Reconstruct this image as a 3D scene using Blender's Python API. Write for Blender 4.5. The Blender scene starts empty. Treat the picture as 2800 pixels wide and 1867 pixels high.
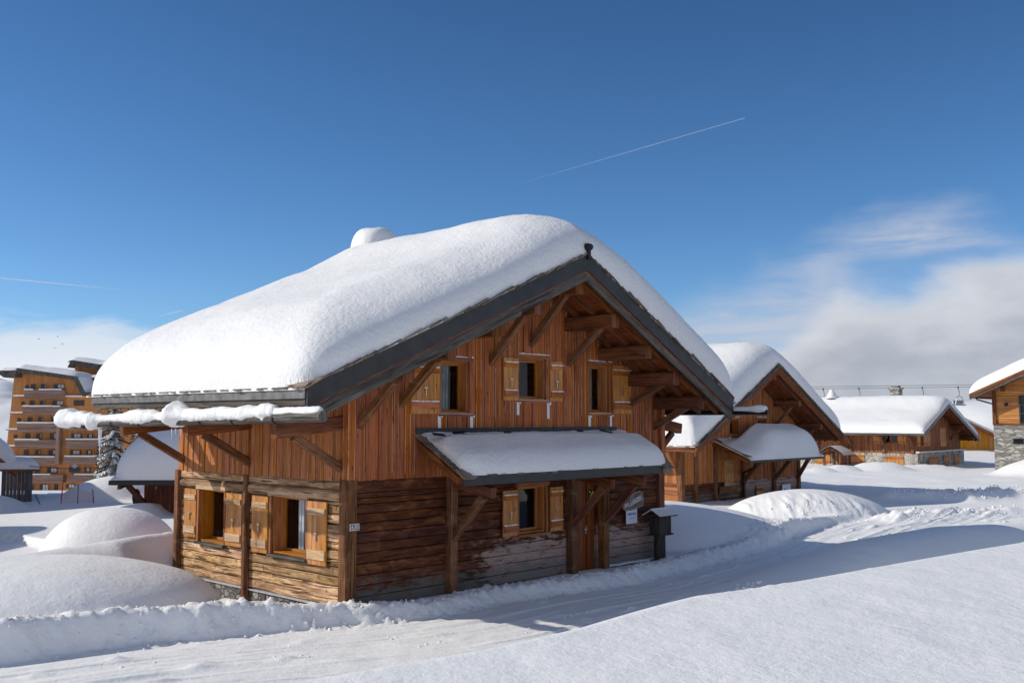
import bpy, math, random
import numpy as np
from mathutils import Vector, Matrix, noise as mnoise
random.seed(7)
SC = bpy.context.scene
COL = SC.collection
R = math.radians
# ------------------------------------------------------------ camera
cam_d = bpy.data.cameras.new('camera'); cam = bpy.data.objects.new('camera', cam_d); COL.objects.link(cam)
cam_d.lens = 35.0; cam_d.sensor_width = 36.0; cam_d.clip_end = 60000; cam_d.clip_start = 0.1
cam.location = (0, 0, 3.69); cam.rotation_euler = (R(90 + 4.45), 0, 0)
SC.camera = cam
# ------------------------------------------------------------ chalet frame: +X along the front wall, +Y into depth
YAW = math.atan2(.7229, .6909)
# ------------------------------------------------------------ sun
SUN_L = Vector((.6909 * 1 + .7229 * 1.12, .7229 * 1 - .6909 * 1.12, -.90))     # travel direction of the light
sd = bpy.data.lights.new('sun', 'SUN'); sun = bpy.data.objects.new('sun', sd); COL.objects.link(sun)
sd.energy = 3.8; sd.angle = R(.55); sd.color = (1.0, .95, .85)
sun.rotation_euler = SUN_L.to_track_quat('-Z', 'Y').to_euler()
to_sun = -SUN_L.normalized()
SUN_EL = math.asin(to_sun.z); SUN_AZ = math.atan2(to_sun.x, to_sun.y)
# ------------------------------------------------------------ world
W = bpy.data.worlds.new('World'); SC.world = W; W.use_nodes = True
nt = W.node_tree; nt.nodes.clear()
class NG:
    """tiny node helper"""
    def __init__(s, tree): s.t = tree
    def n(s, typ, **kw):
        nd = s.t.nodes.new(typ)
        for k, v in kw.items():
            if k == 'inp':
                for a, b in v.items(): nd.inputs[a].default_value = b
            else: setattr(nd, k, v)
        return nd
    def l(s, a, b): s.t.links.new(a, b)
    def math(s, op, a, b=None, c=None, clamp=False):
        nd = s.t.nodes.new('ShaderNodeMath'); nd.operation = op; nd.use_clamp = clamp
        for i, v in enumerate((a, b, c)):
            if v is None: continue
            if isinstance(v, (int, float)): nd.inputs[i].default_value = v
            else: s.l(v, nd.inputs[i])
        return nd.outputs[0]
    def mix(s, f, a, b, bt='MIX'):
        nd = s.t.nodes.new('ShaderNodeMixRGB'); nd.blend_type = bt
        for i, v in enumerate((f, a, b)):
            if isinstance(v, (int, float)): nd.inputs[i].default_value = v
            elif isinstance(v, tuple): nd.inputs[i].default_value = (*v, 1) if len(v) == 3 else v
            else: s.l(v, nd.inputs[i])
        return nd.outputs[0]
    def ramp(s, f, stops, interp='LINEAR'):
        nd = s.t.nodes.new('ShaderNodeValToRGB'); cr = nd.color_ramp; cr.interpolation = interp
        while len(cr.elements) < len(stops): cr.elements.new(.5)
        for e, (p, c) in zip(cr.elements, stops):
            e.position = p; e.color = (c, c, c, 1) if isinstance(c, (int, float)) else (*c, 1)
        s.l(f, nd.inputs[0]); return nd.outputs[0]
    def smooth(s, v, a, b, lo=0., hi=1.):
        nd = s.t.nodes.new('ShaderNodeMapRange'); nd.interpolation_type = 'SMOOTHSTEP'
        nd.inputs[1].default_value = a; nd.inputs[2].default_value = b
        nd.inputs[3].default_value = lo; nd.inputs[4].default_value = hi
        s.l(v, nd.inputs[0]); return nd.outputs[0]
    def noise(s, vec, scale, detail=4, rough=.55, dist=0.):
        nd = s.n('ShaderNodeTexNoise', inp={'Scale': scale, 'Detail': detail, 'Roughness': rough, 'Distortion': dist})
        s.l(vec, nd.inputs['Vector']); return nd.outputs['Fac']
    def mapping(s, vec, scale=(1, 1, 1), loc=(0, 0, 0), rot=(0, 0, 0)):
        nd = s.n('ShaderNodeMapping'); nd.inputs['Scale'].default_value = scale
        nd.inputs['Location'].default_value = loc; nd.inputs['Rotation'].default_value = rot
        s.l(vec, nd.inputs['Vector']); return nd.outputs[0]
g = NG(nt)
sky = g.n('ShaderNodeTexSky', sky_type='NISHITA')
sky.sun_disc = False; sky.sun_elevation = SUN_EL; sky.sun_rotation = SUN_AZ
sky.altitude = 1800; sky.air_density = 1.0; sky.dust_density = .35; sky.ozone_density = 5.5
tc = g.n('ShaderNodeTexCoord')
sx = g.n('ShaderNodeSeparateXYZ'); g.l(tc.outputs['Generated'], sx.inputs[0])
hyp = g.math('SQRT', g.math('ADD', g.math('MULTIPLY', sx.outputs[0], sx.outputs[0]), g.math('MULTIPLY', sx.outputs[1], sx.outputs[1])))
el = g.math('ARCTAN2', sx.outputs[2], hyp)            # elevation, radians
az = g.math('ARCTAN2', sx.outputs[0], sx.outputs[1])  # azimuth from +Y towards +X
# clouds: real weather directions (a grey bank low in the east, thin streaks low in the west)
cb = g.n('ShaderNodeCombineXYZ'); g.l(az, cb.inputs[0]); g.l(el, cb.inputs[1])
dv = g.mapping(cb.outputs[0], (1, 1.9, 1))
n1 = g.noise(dv, 5.5, 7, .52, .25); n2 = g.noise(g.mapping(dv, (1, 2.6, 1), (3.1, 1.7, 0)), 9, 6, .6, .5)
# ceiling of the eastern bank against azimuth
ceil_ = g.ramp(g.math('DIVIDE', az, 1.0), [(0.0, .0), (.14, .01), (.25, .06), (.32, .125), (.38, .115), (.47, .145), (.62, .17)])
nd_ = g.math('SUBTRACT', g.math('ADD', g.math('SUBTRACT', ceil_, el), g.math('MULTIPLY', g.math('SUBTRACT', n1, .5), .10)), .0)
bank = g.smooth(nd_, -.014, .022)
bank = g.math('MULTIPLY', bank, g.smooth(az, .10, .24))
# thinner veil above the bank
ceil2 = g.ramp(az, [(0.0, .03), (.13, .12), (.2, .165), (.28, .175), (.36, .215), (.43, .205), (.5, .18)])
nd2 = g.math('ADD', g.math('SUBTRACT', ceil2, el), g.math('MULTIPLY', g.math('SUBTRACT', n1, .52), .16))
veil = g.math('MULTIPLY', g.smooth(nd2, -.01, .07), g.smooth(n2, .3, .6, .4, 1.))
veil = g.math('MULTIPLY', veil, g.smooth(az, .06, .2))
veil = g.math('MULTIPLY', veil, g.math('SUBTRACT', 1., g.math('MULTIPLY', g.math('MULTIPLY', g.smooth(az, .29, .35), g.smooth(el, .165, .145)), .85)))
# western low streaks
ceil3 = g.smooth(az, -.18, -.42, .02, .088)
nd3 = g.math('ADD', g.math('SUBTRACT', ceil3, el), g.math('MULTIPLY', g.math('SUBTRACT', n2, .5), .09))
west = g.math('MULTIPLY', g.smooth(nd3, -.02, .03), g.smooth(az, -.12, -.3, 0, .93))
tuft = g.noise(g.mapping(dv, (1, 1, 1), (7, 3, 0)), 13, 5, .5)
bankcol = g.mix(g.smooth(tuft, .3, .7), (3.6, 3.8, 4.3), (5.3, 5.4, 5.7))
bankcol = g.mix(g.smooth(el, .0, .13), g.mix(.5, bankcol, (3.0, 3.25, 3.9)), bankcol)
bankcol = g.mix(g.math('MULTIPLY', g.smooth(nd_, .055, .0), .75), bankcol, (6.0, 6.1, 6.4))
westcol = g.mix(g.smooth(el, .01, .1), (7.2, 7.4, 7.7), (5.6, 6.2, 7.1))
skyc = g.n('ShaderNodeHueSaturation', inp={'Saturation': 1.12, 'Value': .96}); g.l(sky.outputs[0], skyc.inputs['Color'])
skyd = g.mix(1., skyc.outputs[0], g.ramp(el, [(.12, 1.03), (.46, .80)]), 'MULTIPLY')
c = g.mix(g.math('MULTIPLY', veil, .88), skyd, (4.3, 4.7, 5.6))
c = g.mix(g.math('MULTIPLY', bank, .93), c, bankcol)
c = g.mix(west, c, westcol)
# unseen bright cloud added behind the photographer as fill light for shaded faces
nb = g.noise(tc.outputs['Generated'], 3.2, 6, .55, .3)
back = g.math('MULTIPLY', g.math('MULTIPLY', g.smooth(sx.outputs[1], .02, -.3), g.smooth(nb, .36, .52)), g.smooth(el, .0, .12))
c = g.mix(g.math('MULTIPLY', back, .30), c, (7.9, 8.2, 8.9))
bg = g.n('ShaderNodeBackground', inp={'Strength': .122}); g.l(c, bg.inputs['Color'])
wo = g.n('ShaderNodeOutputWorld'); g.l(bg.outputs[0], wo.inputs[0])
SC.view_settings.view_transform = 'Standard'; SC.view_settings.look = 'None'
SC.view_settings.exposure = .0; SC.view_settings.gamma = 1.0
SC.cycles.max_bounces = 8; SC.cycles.diffuse_bounces = 4; SC.cycles.transparent_max_bounces = 8
SC.cycles.sample_clamp_indirect = 8

# ------------------------------------------------------------ materials
def newmat(name):
    m = bpy.data.materials.new(name); m.use_nodes = True
    t = m.node_tree; b = t.nodes['Principled BSDF']
    return m, NG(t), b
def plain(name, col, rough=.6, metal=0., spec=.5, var=.12, scale=6.):
    m, g, b = newmat(name)
    tc = g.n('ShaderNodeTexCoord')
    f = g.noise(tc.outputs['Object'], scale, 5, .6)
    c = g.mix(g.smooth(f, .3, .7), tuple(x * (1 - var) for x in col), tuple(min(1, x * (1 + var)) for x in col))
    g.l(c, b.inputs['Base Color']); b.inputs['Roughness'].default_value = rough
    b.inputs['Metallic'].default_value = metal; b.inputs['Specular IOR Level'].default_value = spec
    return m
def wood(name, dark, mid, light, gu=1.1, gv=22., knots=.5, edge=None, edge_w=.1, crack=.0, stain=None, weather=None,
         rvar=.35, rough=.75, bump=.4, nails=False, blotch=None):
    m, g, b = newmat(name)
    uv = g.n('ShaderNodeUVMap', uv_map='G').outputs[0]
    uve = g.n('ShaderNodeUVMap', uv_map='E').outputs[0]
    rn = g.n('ShaderNodeAttribute', attribute_name='rnd').outputs['Fac']
    su = g.n('ShaderNodeSeparateXYZ'); g.l(uv, su.inputs[0])
    cb = g.n('ShaderNodeCombineXYZ'); g.l(g.math('ADD', su.outputs[0], g.math('MULTIPLY', rn, 53.)), cb.inputs[0])
    g.l(su.outputs[1], cb.inputs[1]); g.l(g.math('MULTIPLY', rn, 19.), cb.inputs[2])
    base = cb.outputs[0]
    fine = g.noise(g.mapping(base, (gu, gv, 1)), 1.6, 7, .68, .35)
    broad = g.noise(g.mapping(base, (gu * .5, gv * .16, 1)), 1.5, 5, .6, .8)
    f = g.math('ADD', g.math('MULTIPLY', fine, .6), g.math('MULTIPLY', broad, .4))
    col = g.ramp(f, [(.33, dark), (.5, mid), (.68, light)])
    hs = g.n('ShaderNodeHueSaturation')
    rn2 = g.math('FRACT', g.math('MULTIPLY', rn, 7.31))
    g.l(g.math('ADD', .5 - .006, g.math('MULTIPLY', rn2, .010)), hs.inputs['Hue'])
    g.l(g.math('ADD', 1 - rvar * .5, g.math('MULTIPLY', rn, rvar)), hs.inputs['Value'])
    g.l(g.math('ADD', .95, g.math('MULTIPLY', rn2, .15)), hs.inputs['Saturation'])
    g.l(col, hs.inputs['Color']); col = hs.outputs[0]
    if blotch:
        tb = g.n('ShaderNodeTexCoord'); bn = g.noise(g.mapping(tb.outputs['Object'], (1., 1., 2.2)), 1.7, 6, .68, .7)
        col = g.mix(g.math('MULTIPLY', g.smooth(bn, .5, .68), blotch[1]), col, blotch[0])
        col = g.mix(g.math('MULTIPLY', g.smooth(bn, .46, .3), blotch[1] * .9), col, tuple(x * .6 for x in dark))
    if knots:
        vo = g.n('ShaderNodeTexVoronoi', inp={'Scale': 1.0, 'Randomness': 1.0}); g.l(g.mapping(base, (1.9, 7.5, 1)), vo.inputs['Vector'])
        k = g.smooth(vo.outputs['Distance'], .16, .05)
        col = g.mix(g.math('MULTIPLY', k, knots), col, tuple(x * .45 for x in dark))
    if crack:
        ck = g.noise(g.mapping(base, (gu * .8, gv * 1.3, 1), (4, 4, 4)), 1.2, 4, .5, .2)
        ck = g.math('MULTIPLY', g.smooth(ck, .41, .36), crack)
        col = g.mix(ck, col, tuple(x * .3 for x in dark))
    if nails:   # short dark vertical checks and nail streaks along a horizontal board
        cb2 = g.n('ShaderNodeCombineXYZ'); g.l(g.math('ADD', su.outputs[0], g.math('MULTIPLY', rn, 31.)), cb2.inputs[0]); g.l(su.outputs[1], cb2.inputs[1])
        vn = g.noise(g.mapping(cb2.outputs[0], (9, 3.2, 1)), 1., 2, .5)
        col = g.mix(g.math('MULTIPLY', g.smooth(vn, .66, .72), .75), col, tuple(x * .5 for x in dark))
    se = g.n('ShaderNodeSeparateXYZ'); g.l(uve, se.inputs[0])
    if edge:
        e = g.math('ABSOLUTE', g.math('SUBTRACT', se.outputs[0], .5))
        en = g.noise(g.mapping(base, (1.7, .5, 1)), 1.3, 4, .6)
        e = g.math('MULTIPLY', g.smooth(e, .5 - edge_w, .49), g.smooth(en, .34, .56))
        e = g.math('MULTIPLY', e, g.smooth(rn2, .2, .4))
        col = g.mix(g.math('MULTIPLY', e, .85), col, edge)
    if weather:  # bleached, worn patches low on the wall: (colour, z where it is gone, z where it is full, strength)
        tc = g.n('ShaderNodeTexCoord'); so = g.n('ShaderNodeSeparateXYZ'); g.l(tc.outputs['Object'], so.inputs[0])
        wn = g.noise(g.mapping(tc.outputs['Object'], (1.1, 1.1, 3.6)), 1.5, 7, .68, .6)
        w2 = g.noise(g.mapping(base, (2.4, 11, 1)), 1.5, 5, .65, .4)
        for (wc, z0, z1, st, x0, x1) in weather:
            h = g.smooth(so.outputs[2], z0, z1)
            if x0 is not None: h = g.math('MULTIPLY', h, g.smooth(so.outputs[0], x0, x1))
            w = g.math('ADD', g.math('MULTIPLY', wn, .55), g.math('ADD', g.math('MULTIPLY', w2, .45), g.math('MULTIPLY', h, .24)))
            w = g.math('MULTIPLY', g.math('MULTIPLY', g.smooth(w, .6, .74), st), g.smooth(h, 0, .25))
            col = g.mix(w, col, wc)
    g.l(col, b.inputs['Base Color'])
    b.inputs['Roughness'].default_value = rough; b.inputs['Specular IOR Level'].default_value = .25
    bp = g.n('ShaderNodeBump', inp={'Strength': bump, 'Distance': .012}); g.l(f, bp.inputs['Height']); g.l(bp.outputs[0], b.inputs['Normal'])
    return m
def snow_mat(name, grain=1., col=(.90, .885, .862)):
    m, g, b = newmat(name)
    tc = g.n('ShaderNodeTexCoord'); o = tc.outputs['Object']
    a = g.noise(o, 2.2, 4, .5); c = g.noise(o, 11, 4, .6); d = g.noise(o, 34, 4, .65)
    h = g.math('ADD', g.math('MULTIPLY', a, .35), g.math('ADD', g.math('MULTIPLY', c, .13 * grain), g.math('MULTIPLY', d, .06 * grain)))
    bp = g.n('ShaderNodeBump', inp={'Strength': .55, 'Distance': .16}); g.l(h, bp.inputs['Height']); g.l(bp.outputs[0], b.inputs['Normal'])
    cc = g.mix(g.smooth(c, .3, .7), tuple(x * .975 for x in col), col)
    g.l(cc, b.inputs['Base Color'])
    # loose crystals: a sprinkle of glints
    vo = g.n('ShaderNodeTexVoronoi', inp={'Scale': 42.0}); g.l(o, vo.inputs['Vector'])
    wn = g.n('ShaderNodeSeparateColor'); g.l(vo.outputs['Color'], wn.inputs[0])
    gl = g.math('MULTIPLY', g.smooth(wn.outputs[0], .975, .98), g.smooth(vo.outputs['Distance'], .35, .2))
    g.l(g.math('SUBTRACT', .62, g.math('MULTIPLY', gl, .42)), b.inputs['Roughness'])
    b.inputs['Specular IOR Level'].default_value = .3
    return m
M = {}
M['snow'] = snow_mat('snow_ground', 1.0)
M['snow_roof'] = snow_mat('snow_roof', 2.3, (.84, .828, .81))
M['clad'] = wood('cladding_red', (.11, .028, .008), (.36, .108, .031), (.50, .18, .058), gu=.9, gv=26, knots=.8, edge=(.62, .44, .35), edge_w=.16, rvar=.34)
M['clad_side'] = wood('cladding_side', (.15, .048, .015), (.39, .145, .048), (.54, .235, .09), gu=.9, gv=26, knots=.75, edge=(.60, .36, .22), edge_w=.12, rvar=.5)
PALE = (.42, .30, .255); GREY = (.14, .14, .125)
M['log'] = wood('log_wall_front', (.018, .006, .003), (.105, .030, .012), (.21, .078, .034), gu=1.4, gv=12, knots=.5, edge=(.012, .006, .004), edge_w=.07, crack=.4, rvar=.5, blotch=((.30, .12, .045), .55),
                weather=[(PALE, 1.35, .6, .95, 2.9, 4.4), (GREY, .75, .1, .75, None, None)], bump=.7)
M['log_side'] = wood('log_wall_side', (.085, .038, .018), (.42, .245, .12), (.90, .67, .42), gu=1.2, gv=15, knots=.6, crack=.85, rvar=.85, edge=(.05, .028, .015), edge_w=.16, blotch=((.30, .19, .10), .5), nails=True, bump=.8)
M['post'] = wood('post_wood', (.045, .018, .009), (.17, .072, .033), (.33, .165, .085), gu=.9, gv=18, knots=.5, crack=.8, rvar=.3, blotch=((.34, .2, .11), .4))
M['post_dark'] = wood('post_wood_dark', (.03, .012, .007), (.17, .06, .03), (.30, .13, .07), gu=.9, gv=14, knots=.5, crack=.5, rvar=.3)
M['beam'] = wood('beam_wood', (.035, .012, .006), (.17, .058, .024), (.32, .135, .06), gu=.9, gv=14, knots=.5, crack=.6, rvar=.4)
M['soffit'] = wood('soffit_boards', (.07, .018, .007), (.26, .07, .024), (.40, .13, .05), gu=.9, gv=18, rvar=.5)
M['shutter'] = wood('shutter_wood', (.23, .085, .027), (.50, .225, .075), (.66, .37, .15), gu=.9, gv=12, knots=.8, rvar=.35, rough=.5)
M['shutter_red'] = wood('shutter_batten', (.18, .045, .010), (.42, .135, .032), (.60, .25, .075), gu=.9, gv=12, knots=.8, rvar=.3, rough=.5)
M['frame'] = wood('window_frame', (.20, .07, .02), (.44, .17, .045), (.58, .27, .085), gu=.9, gv=14, knots=.4, rvar=.2, rough=.45)
M['trim'] = wood('window_trim', (.09, .03, .014), (.30, .115, .05), (.46, .22, .11), gu=.9, gv=14, knots=.3, rvar=.3)
M['plank_pale'] = wood('pale_plank', (.22, .12, .06), (.52, .35, .2), (.72, .56, .38), gu=1, gv=14, knots=.5, crack=.6, rvar=.3)
M['door'] = wood('door_wood', (.10, .025, .008), (.24, .075, .025), (.34, .12, .045), gu=.7, gv=16, knots=.3, rvar=.2, rough=.5)
M['oldgrey'] = wood('weathered_beam', (.022, .018, .016), (.095, .08, .068), (.22, .195, .17), gu=.9, gv=12, knots=.3, crack=.7, rvar=.3)
M['shake'] = wood('roof_shakes', (.05, .035, .025), (.20, .15, .11), (.34, .27, .2), gu=2, gv=10, knots=0, rvar=.9)
M['metal_dark'] = plain('dark_fascia_metal', (.030, .029, .028), .5, .0, .4, .25, 3)
M['metal_grey'] = plain('zinc_fascia', (.15, .145, .14), .55, .2, .5, .35, 5)
M['iron'] = plain('black_iron', (.02, .02, .022), .45, .6)
M['mail_wood'] = wood('mailbox_wood', (.015, .012, .011), (.05, .04, .034), (.10, .08, .066), gu=1, gv=12, knots=.2, crack=.4)
M['sign_wood'] = wood('sign_wood', (.10, .085, .075), (.20, .175, .155), (.30, .265, .235), gu=3, gv=12, knots=.2, crack=.4)
M['bark'] = plain('sign_bark', (.33, .26, .22), .8, 0, .3, .25, 20)
M['white_paint'] = plain('white_paint', (.8, .8, .8), .5)
M['paper'] = plain('white_paper', (.72, .74, .80), .5, var=.03)
M['ink_blue'] = plain('blue_ink', (.16, .25, .5), .6)
M['ink_grey'] = plain('grey_ink', (.25, .26, .32), .6)
M['yellow'] = plain('yellow_sticker', (.75, .66, .04), .5)
M['black'] = plain('black_paint', (.015, .015, .015), .5)
M['curtain_dim'] = plain('dim_curtain', (.26, .27, .29), .9, var=.3, scale=3)
M['curtain'] = plain('curtain_cloth', (.70, .69, .70), .9, var=.08, scale=14)
M['room'] = plain('dark_room', (.03, .028, .027), .9)
M['brass'] = plain('handle_metal', (.55, .5, .42), .35, .9)
M['concrete'] = plain('concrete_grey', (.42, .42, .44), .8)
M['rope'] = plain('cable_steel', (.06, .06, .07), .5, .5)
M['chair_metal'] = plain('chair_metal', (.28, .3, .33), .4, .6)
M['chair_seat'] = plain('chair_seat', (.05, .055, .05), .6)
M['net'] = plain('orange_net', (.75, .16, .06), .7)
M['needle'] = plain('spruce_needles', (.035, .055, .045), .8, var=.4, scale=3)
M['trunk'] = plain('spruce_trunk', (.10, .065, .045), .9)
M['bird'] = plain('bird_feathers', (.03, .03, .035), .8)
M['red'] = plain('red_paint', (.5, .03, .03), .5)
def glass_mat():
    m, g, b = newmat('window_glass')
    tr = g.n('ShaderNodeBsdfTransparent'); tr.inputs[0].default_value = (.75, .8, .82, 1)
    gl = g.n('ShaderNodeBsdfGlossy', inp={'Roughness': .03})
    fr = g.n('ShaderNodeLayerWeight', inp={'Blend': .5})
    mx = g.n('ShaderNodeMixShader'); g.l(g.math('ADD', g.math('MULTIPLY', g.math('POWER', fr.outputs['Facing'], 4.), .7), .05), mx.inputs[0]); g.l(tr.outputs[0], mx.inputs[1]); g.l(gl.outputs[0], mx.inputs[2])
    g.l(mx.outputs[0], g.t.nodes['Material Output'].inputs[0]); return m
M['glass'] = glass_mat()
M['glass_dark'] = plain('dark_glass', (.012, .015, .02), .08, 0, .8, 0.)
def stone_mat(name, c1, c2, c3, scale=(3, 3, 6), mort=(.34, .33, .31)):
    m, g, b = newmat(name)
    tc = g.n('ShaderNodeTexCoord')
    d = g.noise(tc.outputs['Object'], 2.2, 3, .5)
    cb = g.n('ShaderNodeVectorMath', operation='ADD'); g.l(g.mapping(tc.outputs['Object'], scale), cb.inputs[0])
    dn = g.n('ShaderNodeVectorMath', operation='SCALE'); g.l(tc.outputs['Object'], dn.inputs[0]); dn.inputs['Scale'].default_value = 0.05; g.l(dn.outputs[0], cb.inputs[1])
    v = g.n('ShaderNodeTexVoronoi', inp={'Scale': 1., 'Randomness': .85}); g.l(cb.outputs[0], v.inputs['Vector'])
    ve = g.n('ShaderNodeTexVoronoi', feature='DISTANCE_TO_EDGE', inp={'Scale': 1., 'Randomness': .85}); g.l(cb.outputs[0], ve.inputs['Vector'])
    sc = g.n('ShaderNodeSeparateColor'); g.l(v.outputs['Color'], sc.inputs[0])
    c = g.ramp(sc.outputs[0], [(.1, c1), (.5, c2), (.9, c3)])
    n = g.noise(tc.outputs['Object'], 14, 5, .6)
    c = g.mix(.45, c, g.ramp(n, [(.3, .15), (.7, .95)]), 'MULTIPLY')
    mk = g.smooth(ve.outputs[0], .09, .03)
    c = g.mix(mk, c, mort)
    g.l(c, b.inputs['Base Color']); b.inputs['Roughness'].default_value = .85
    bp = g.n('ShaderNodeBump', inp={'Strength': .9, 'Distance': .05}); g.l(g.smooth(ve.outputs[0], 0, .14), bp.inputs['Height']); g.l(bp.outputs[0], b.inputs['Normal'])
    return m
M['stone'] = stone_mat('foundation_stone', (.10, .09, .085), (.24, .22, .21), (.38, .35, .33), (5, 5, 7), (.10, .09, .085))
M['stone_far'] = stone_mat('rubble_stone', (.24, .22, .2), (.42, .39, .34), (.6, .55, .47), (2.2, 2.2, 2.6), (.5, .46, .4))
M['stone_slate'] = stone_mat('stacked_stone', (.22, .21, .19), (.42, .40, .36), (.62, .58, .50), (1.6, 1.6, 7), (.20, .18, .16))

# ------------------------------------------------------------ mesh builder
class MB:
    def __init__(s): s.v = []; s.f = []; s.r = []; s.g = []; s.e = []
    def face(s, idx, g, e, r): s.f.append(idx); s.g.extend(g); s.e.extend(e); s.r.append(r)
    def prism(s, a, b, sec, up=(0, 0, 1), r=None, taper=1., cap=True, nseg=1, jit=0.):
        """extrude section [(across, up)] from a to b"""
        a = Vector(a); b = Vector(b); L = (b - a); ln = L.length
        if ln < 1e-6: return
        L = L / ln; up = Vector(up); A = L.cross(up)
        if A.length < 1e-4: up = Vector((0, 1, 0)); A = L.cross(up)
        A.normalize(); B = A.cross(L).normalized()
        if r is None: r = random.random()
        n = len(sec); base = len(s.v)
        per = [0.]
        for i in range(n):
            p, q = sec[i], sec[(i + 1) % n]; per.append(per[-1] + math.hypot(q[0] - p[0], q[1] - p[1]))
        for k in range(nseg + 1):
            t = k / nseg; sc = 1 + (taper - 1) * t; c = a + L * ln * t
            if jit and 0 < k < nseg: c = c + A * random.uniform(-jit, jit) + B * random.uniform(-jit, jit)
            for (x, y) in sec: s.v.append(c + A * x * sc + B * y * sc)
        for k in range(nseg):
            u0 = ln * k / nseg; u1 = ln * (k + 1) / nseg
            for i in range(n):
                j = (i + 1) % n; o = base + k * n
                s.face((o + i, o + j, o + n + j, o + n + i),
                       ((u0, per[i]), (u0, per[i + 1]), (u1, per[i + 1]), (u1, per[i])),
                       ((0, 0), (1, 0), (1, 1), (0, 1)), r)
        if cap:
            s.face(tuple(base + i for i in reversed(range(n))), [(y * .4, x) for x, y in reversed(sec)], [(.5, .5)] * n, r)
            o = base + nseg * n
            s.face(tuple(o + i for i in range(n)), [(y * .4, x) for x, y in sec], [(.5, .5)] * n, r)
    def beam(s, a, b, w, h, up=(0, 0, 1), ch=0., **k):
        x, y = w / 2, h / 2
        if ch: sec = [(-x + ch, -y), (x - ch, -y), (x, -y + ch), (x, y - ch), (x - ch, y), (-x + ch, y), (-x, y - ch), (-x, -y + ch)]
        else: sec = [(-x, -y), (x, -y), (x, y), (-x, y)]
        s.prism(a, b, sec, up, **k)
    def log(s, a, b, rad, n=10, **k):
        s.prism(a, b, [(rad * math.cos(2 * math.pi * i / n), rad * math.sin(2 * math.pi * i / n)) for i in range(n)], **k)
    def box(s, x0, x1, y0, y1, z0, z1, ax='x', ch=0., **k):
        cx, cy, cz = (x0 + x1) / 2, (y0 + y1) / 2, (z0 + z1) / 2
        if ax == 'x': s.beam((x0, cy, cz), (x1, cy, cz), y1 - y0, z1 - z0, ch=ch, **k)
        elif ax == 'y': s.beam((cx, y0, cz), (cx, y1, cz), x1 - x0, z1 - z0, ch=ch, **k)
        else: s.beam((cx, cy, z0), (cx, cy, z1), x1 - x0, y1 - y0, up=(0, 1, 0), ch=ch, **k)
    def poly(s, pts, thick, nrm, r=.5):
        """flat polygon extruded by thick along nrm"""
        nrm = Vector(nrm).normalized(); n = len(pts); b = len(s.v)
        pts = [Vector(p) for p in pts]
        for p in pts: s.v.append(p)
        for p in pts: s.v.append(p + nrm * thick)
        uvp = [(p.x + p.y, p.z) for p in pts]
        s.face(tuple(range(n))[::-1], uvp[::-1], [(.5, .5)] * n, r)
        s.face(tuple(b2 + n for b2 in range(n)), uvp, [(.5, .5)] * n, r)
        s.f[-2] = tuple(b + i for i in reversed(range(n))); s.f[-1] = tuple(b + n + i for i in range(n))
        for i in range(n):
            j = (i + 1) % n
            s.face((b + i, b + j, b + n + j, b + n + i), ((0, 0), (1, 0), (1, .1), (0, .1)), ((0, 0), (1, 0), (1, 1), (0, 1)), r)
    def build(s, name, mat, parent=None, smooth=False):
        me = bpy.data.meshes.new(name)
        me.from_pydata([tuple(v) for v in s.v], [], s.f)
        for nm, dat in (('G', s.g), ('E', s.e)):
            if dat:
                l = me.uv_layers.new(name=nm); l.data.foreach_set('uv', np.array(dat, dtype=np.float32).ravel())
        if s.r:
            at = me.attributes.new('rnd', 'FLOAT', 'FACE'); at.data.foreach_set('value', np.array(s.r, dtype=np.float32))
        me.materials.append(M[mat] if isinstance(mat, str) else mat)
        if smooth: me.shade_smooth()
        me.update()
        o = bpy.data.objects.new(name, me); COL.objects.link(o)
        if parent: o.parent = parent
        return o
def root(name, label, cat, loc=(0, 0, 0), rotz=0., group=None):
    o = bpy.data.objects.new(name, None); COL.objects.link(o); o.empty_display_size = .3
    o.location = loc; o.rotation_euler = (0, 0, rotz); o['label'] = label; o['category'] = cat
    if group: o['group'] = group
    return o
def tag(o, label=None, cat=None, group=None, kind=None):
    for k, v in (('label', label), ('category', cat), ('group', group), ('kind', kind)):
        if v: o[k] = v
    return o
def copy_tree(o, parent=None):
    c = o.copy(); COL.objects.link(c)
    if parent: c.parent = parent
    for ch in list(o.children): copy_tree(ch, c)
    return c
def grid_obj(name, X, Y, Z, mat, parent=None, extra_faces=None):
    ny, nx = X.shape
    V = np.stack([X, Y, Z], -1).reshape(-1, 3).astype(np.float32)
    idx = np.arange(ny * nx).reshape(ny, nx)
    F = np.stack([idx[:-1, :-1], idx[:-1, 1:], idx[1:, 1:], idx[1:, :-1]], -1).reshape(-1, 4)
    me = bpy.data.meshes.new(name)
    me.vertices.add(len(V)); me.vertices.foreach_set('co', V.ravel())
    me.loops.add(F.size); me.loops.foreach_set('vertex_index', F.ravel().astype(np.int32))
    me.polygons.add(len(F)); me.polygons.foreach_set('loop_start', (np.arange(len(F)) * 4).astype(np.int32))
    me.polygons.foreach_set('loop_total', np.full(len(F), 4, dtype=np.int32))
    me.update(calc_edges=True); me.validate(); me.shade_smooth()
    me.materials.append(M[mat] if isinstance(mat, str) else mat)
    o = bpy.data.objects.new(name, me); COL.objects.link(o)
    if parent: o.parent = parent
    return o
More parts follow.
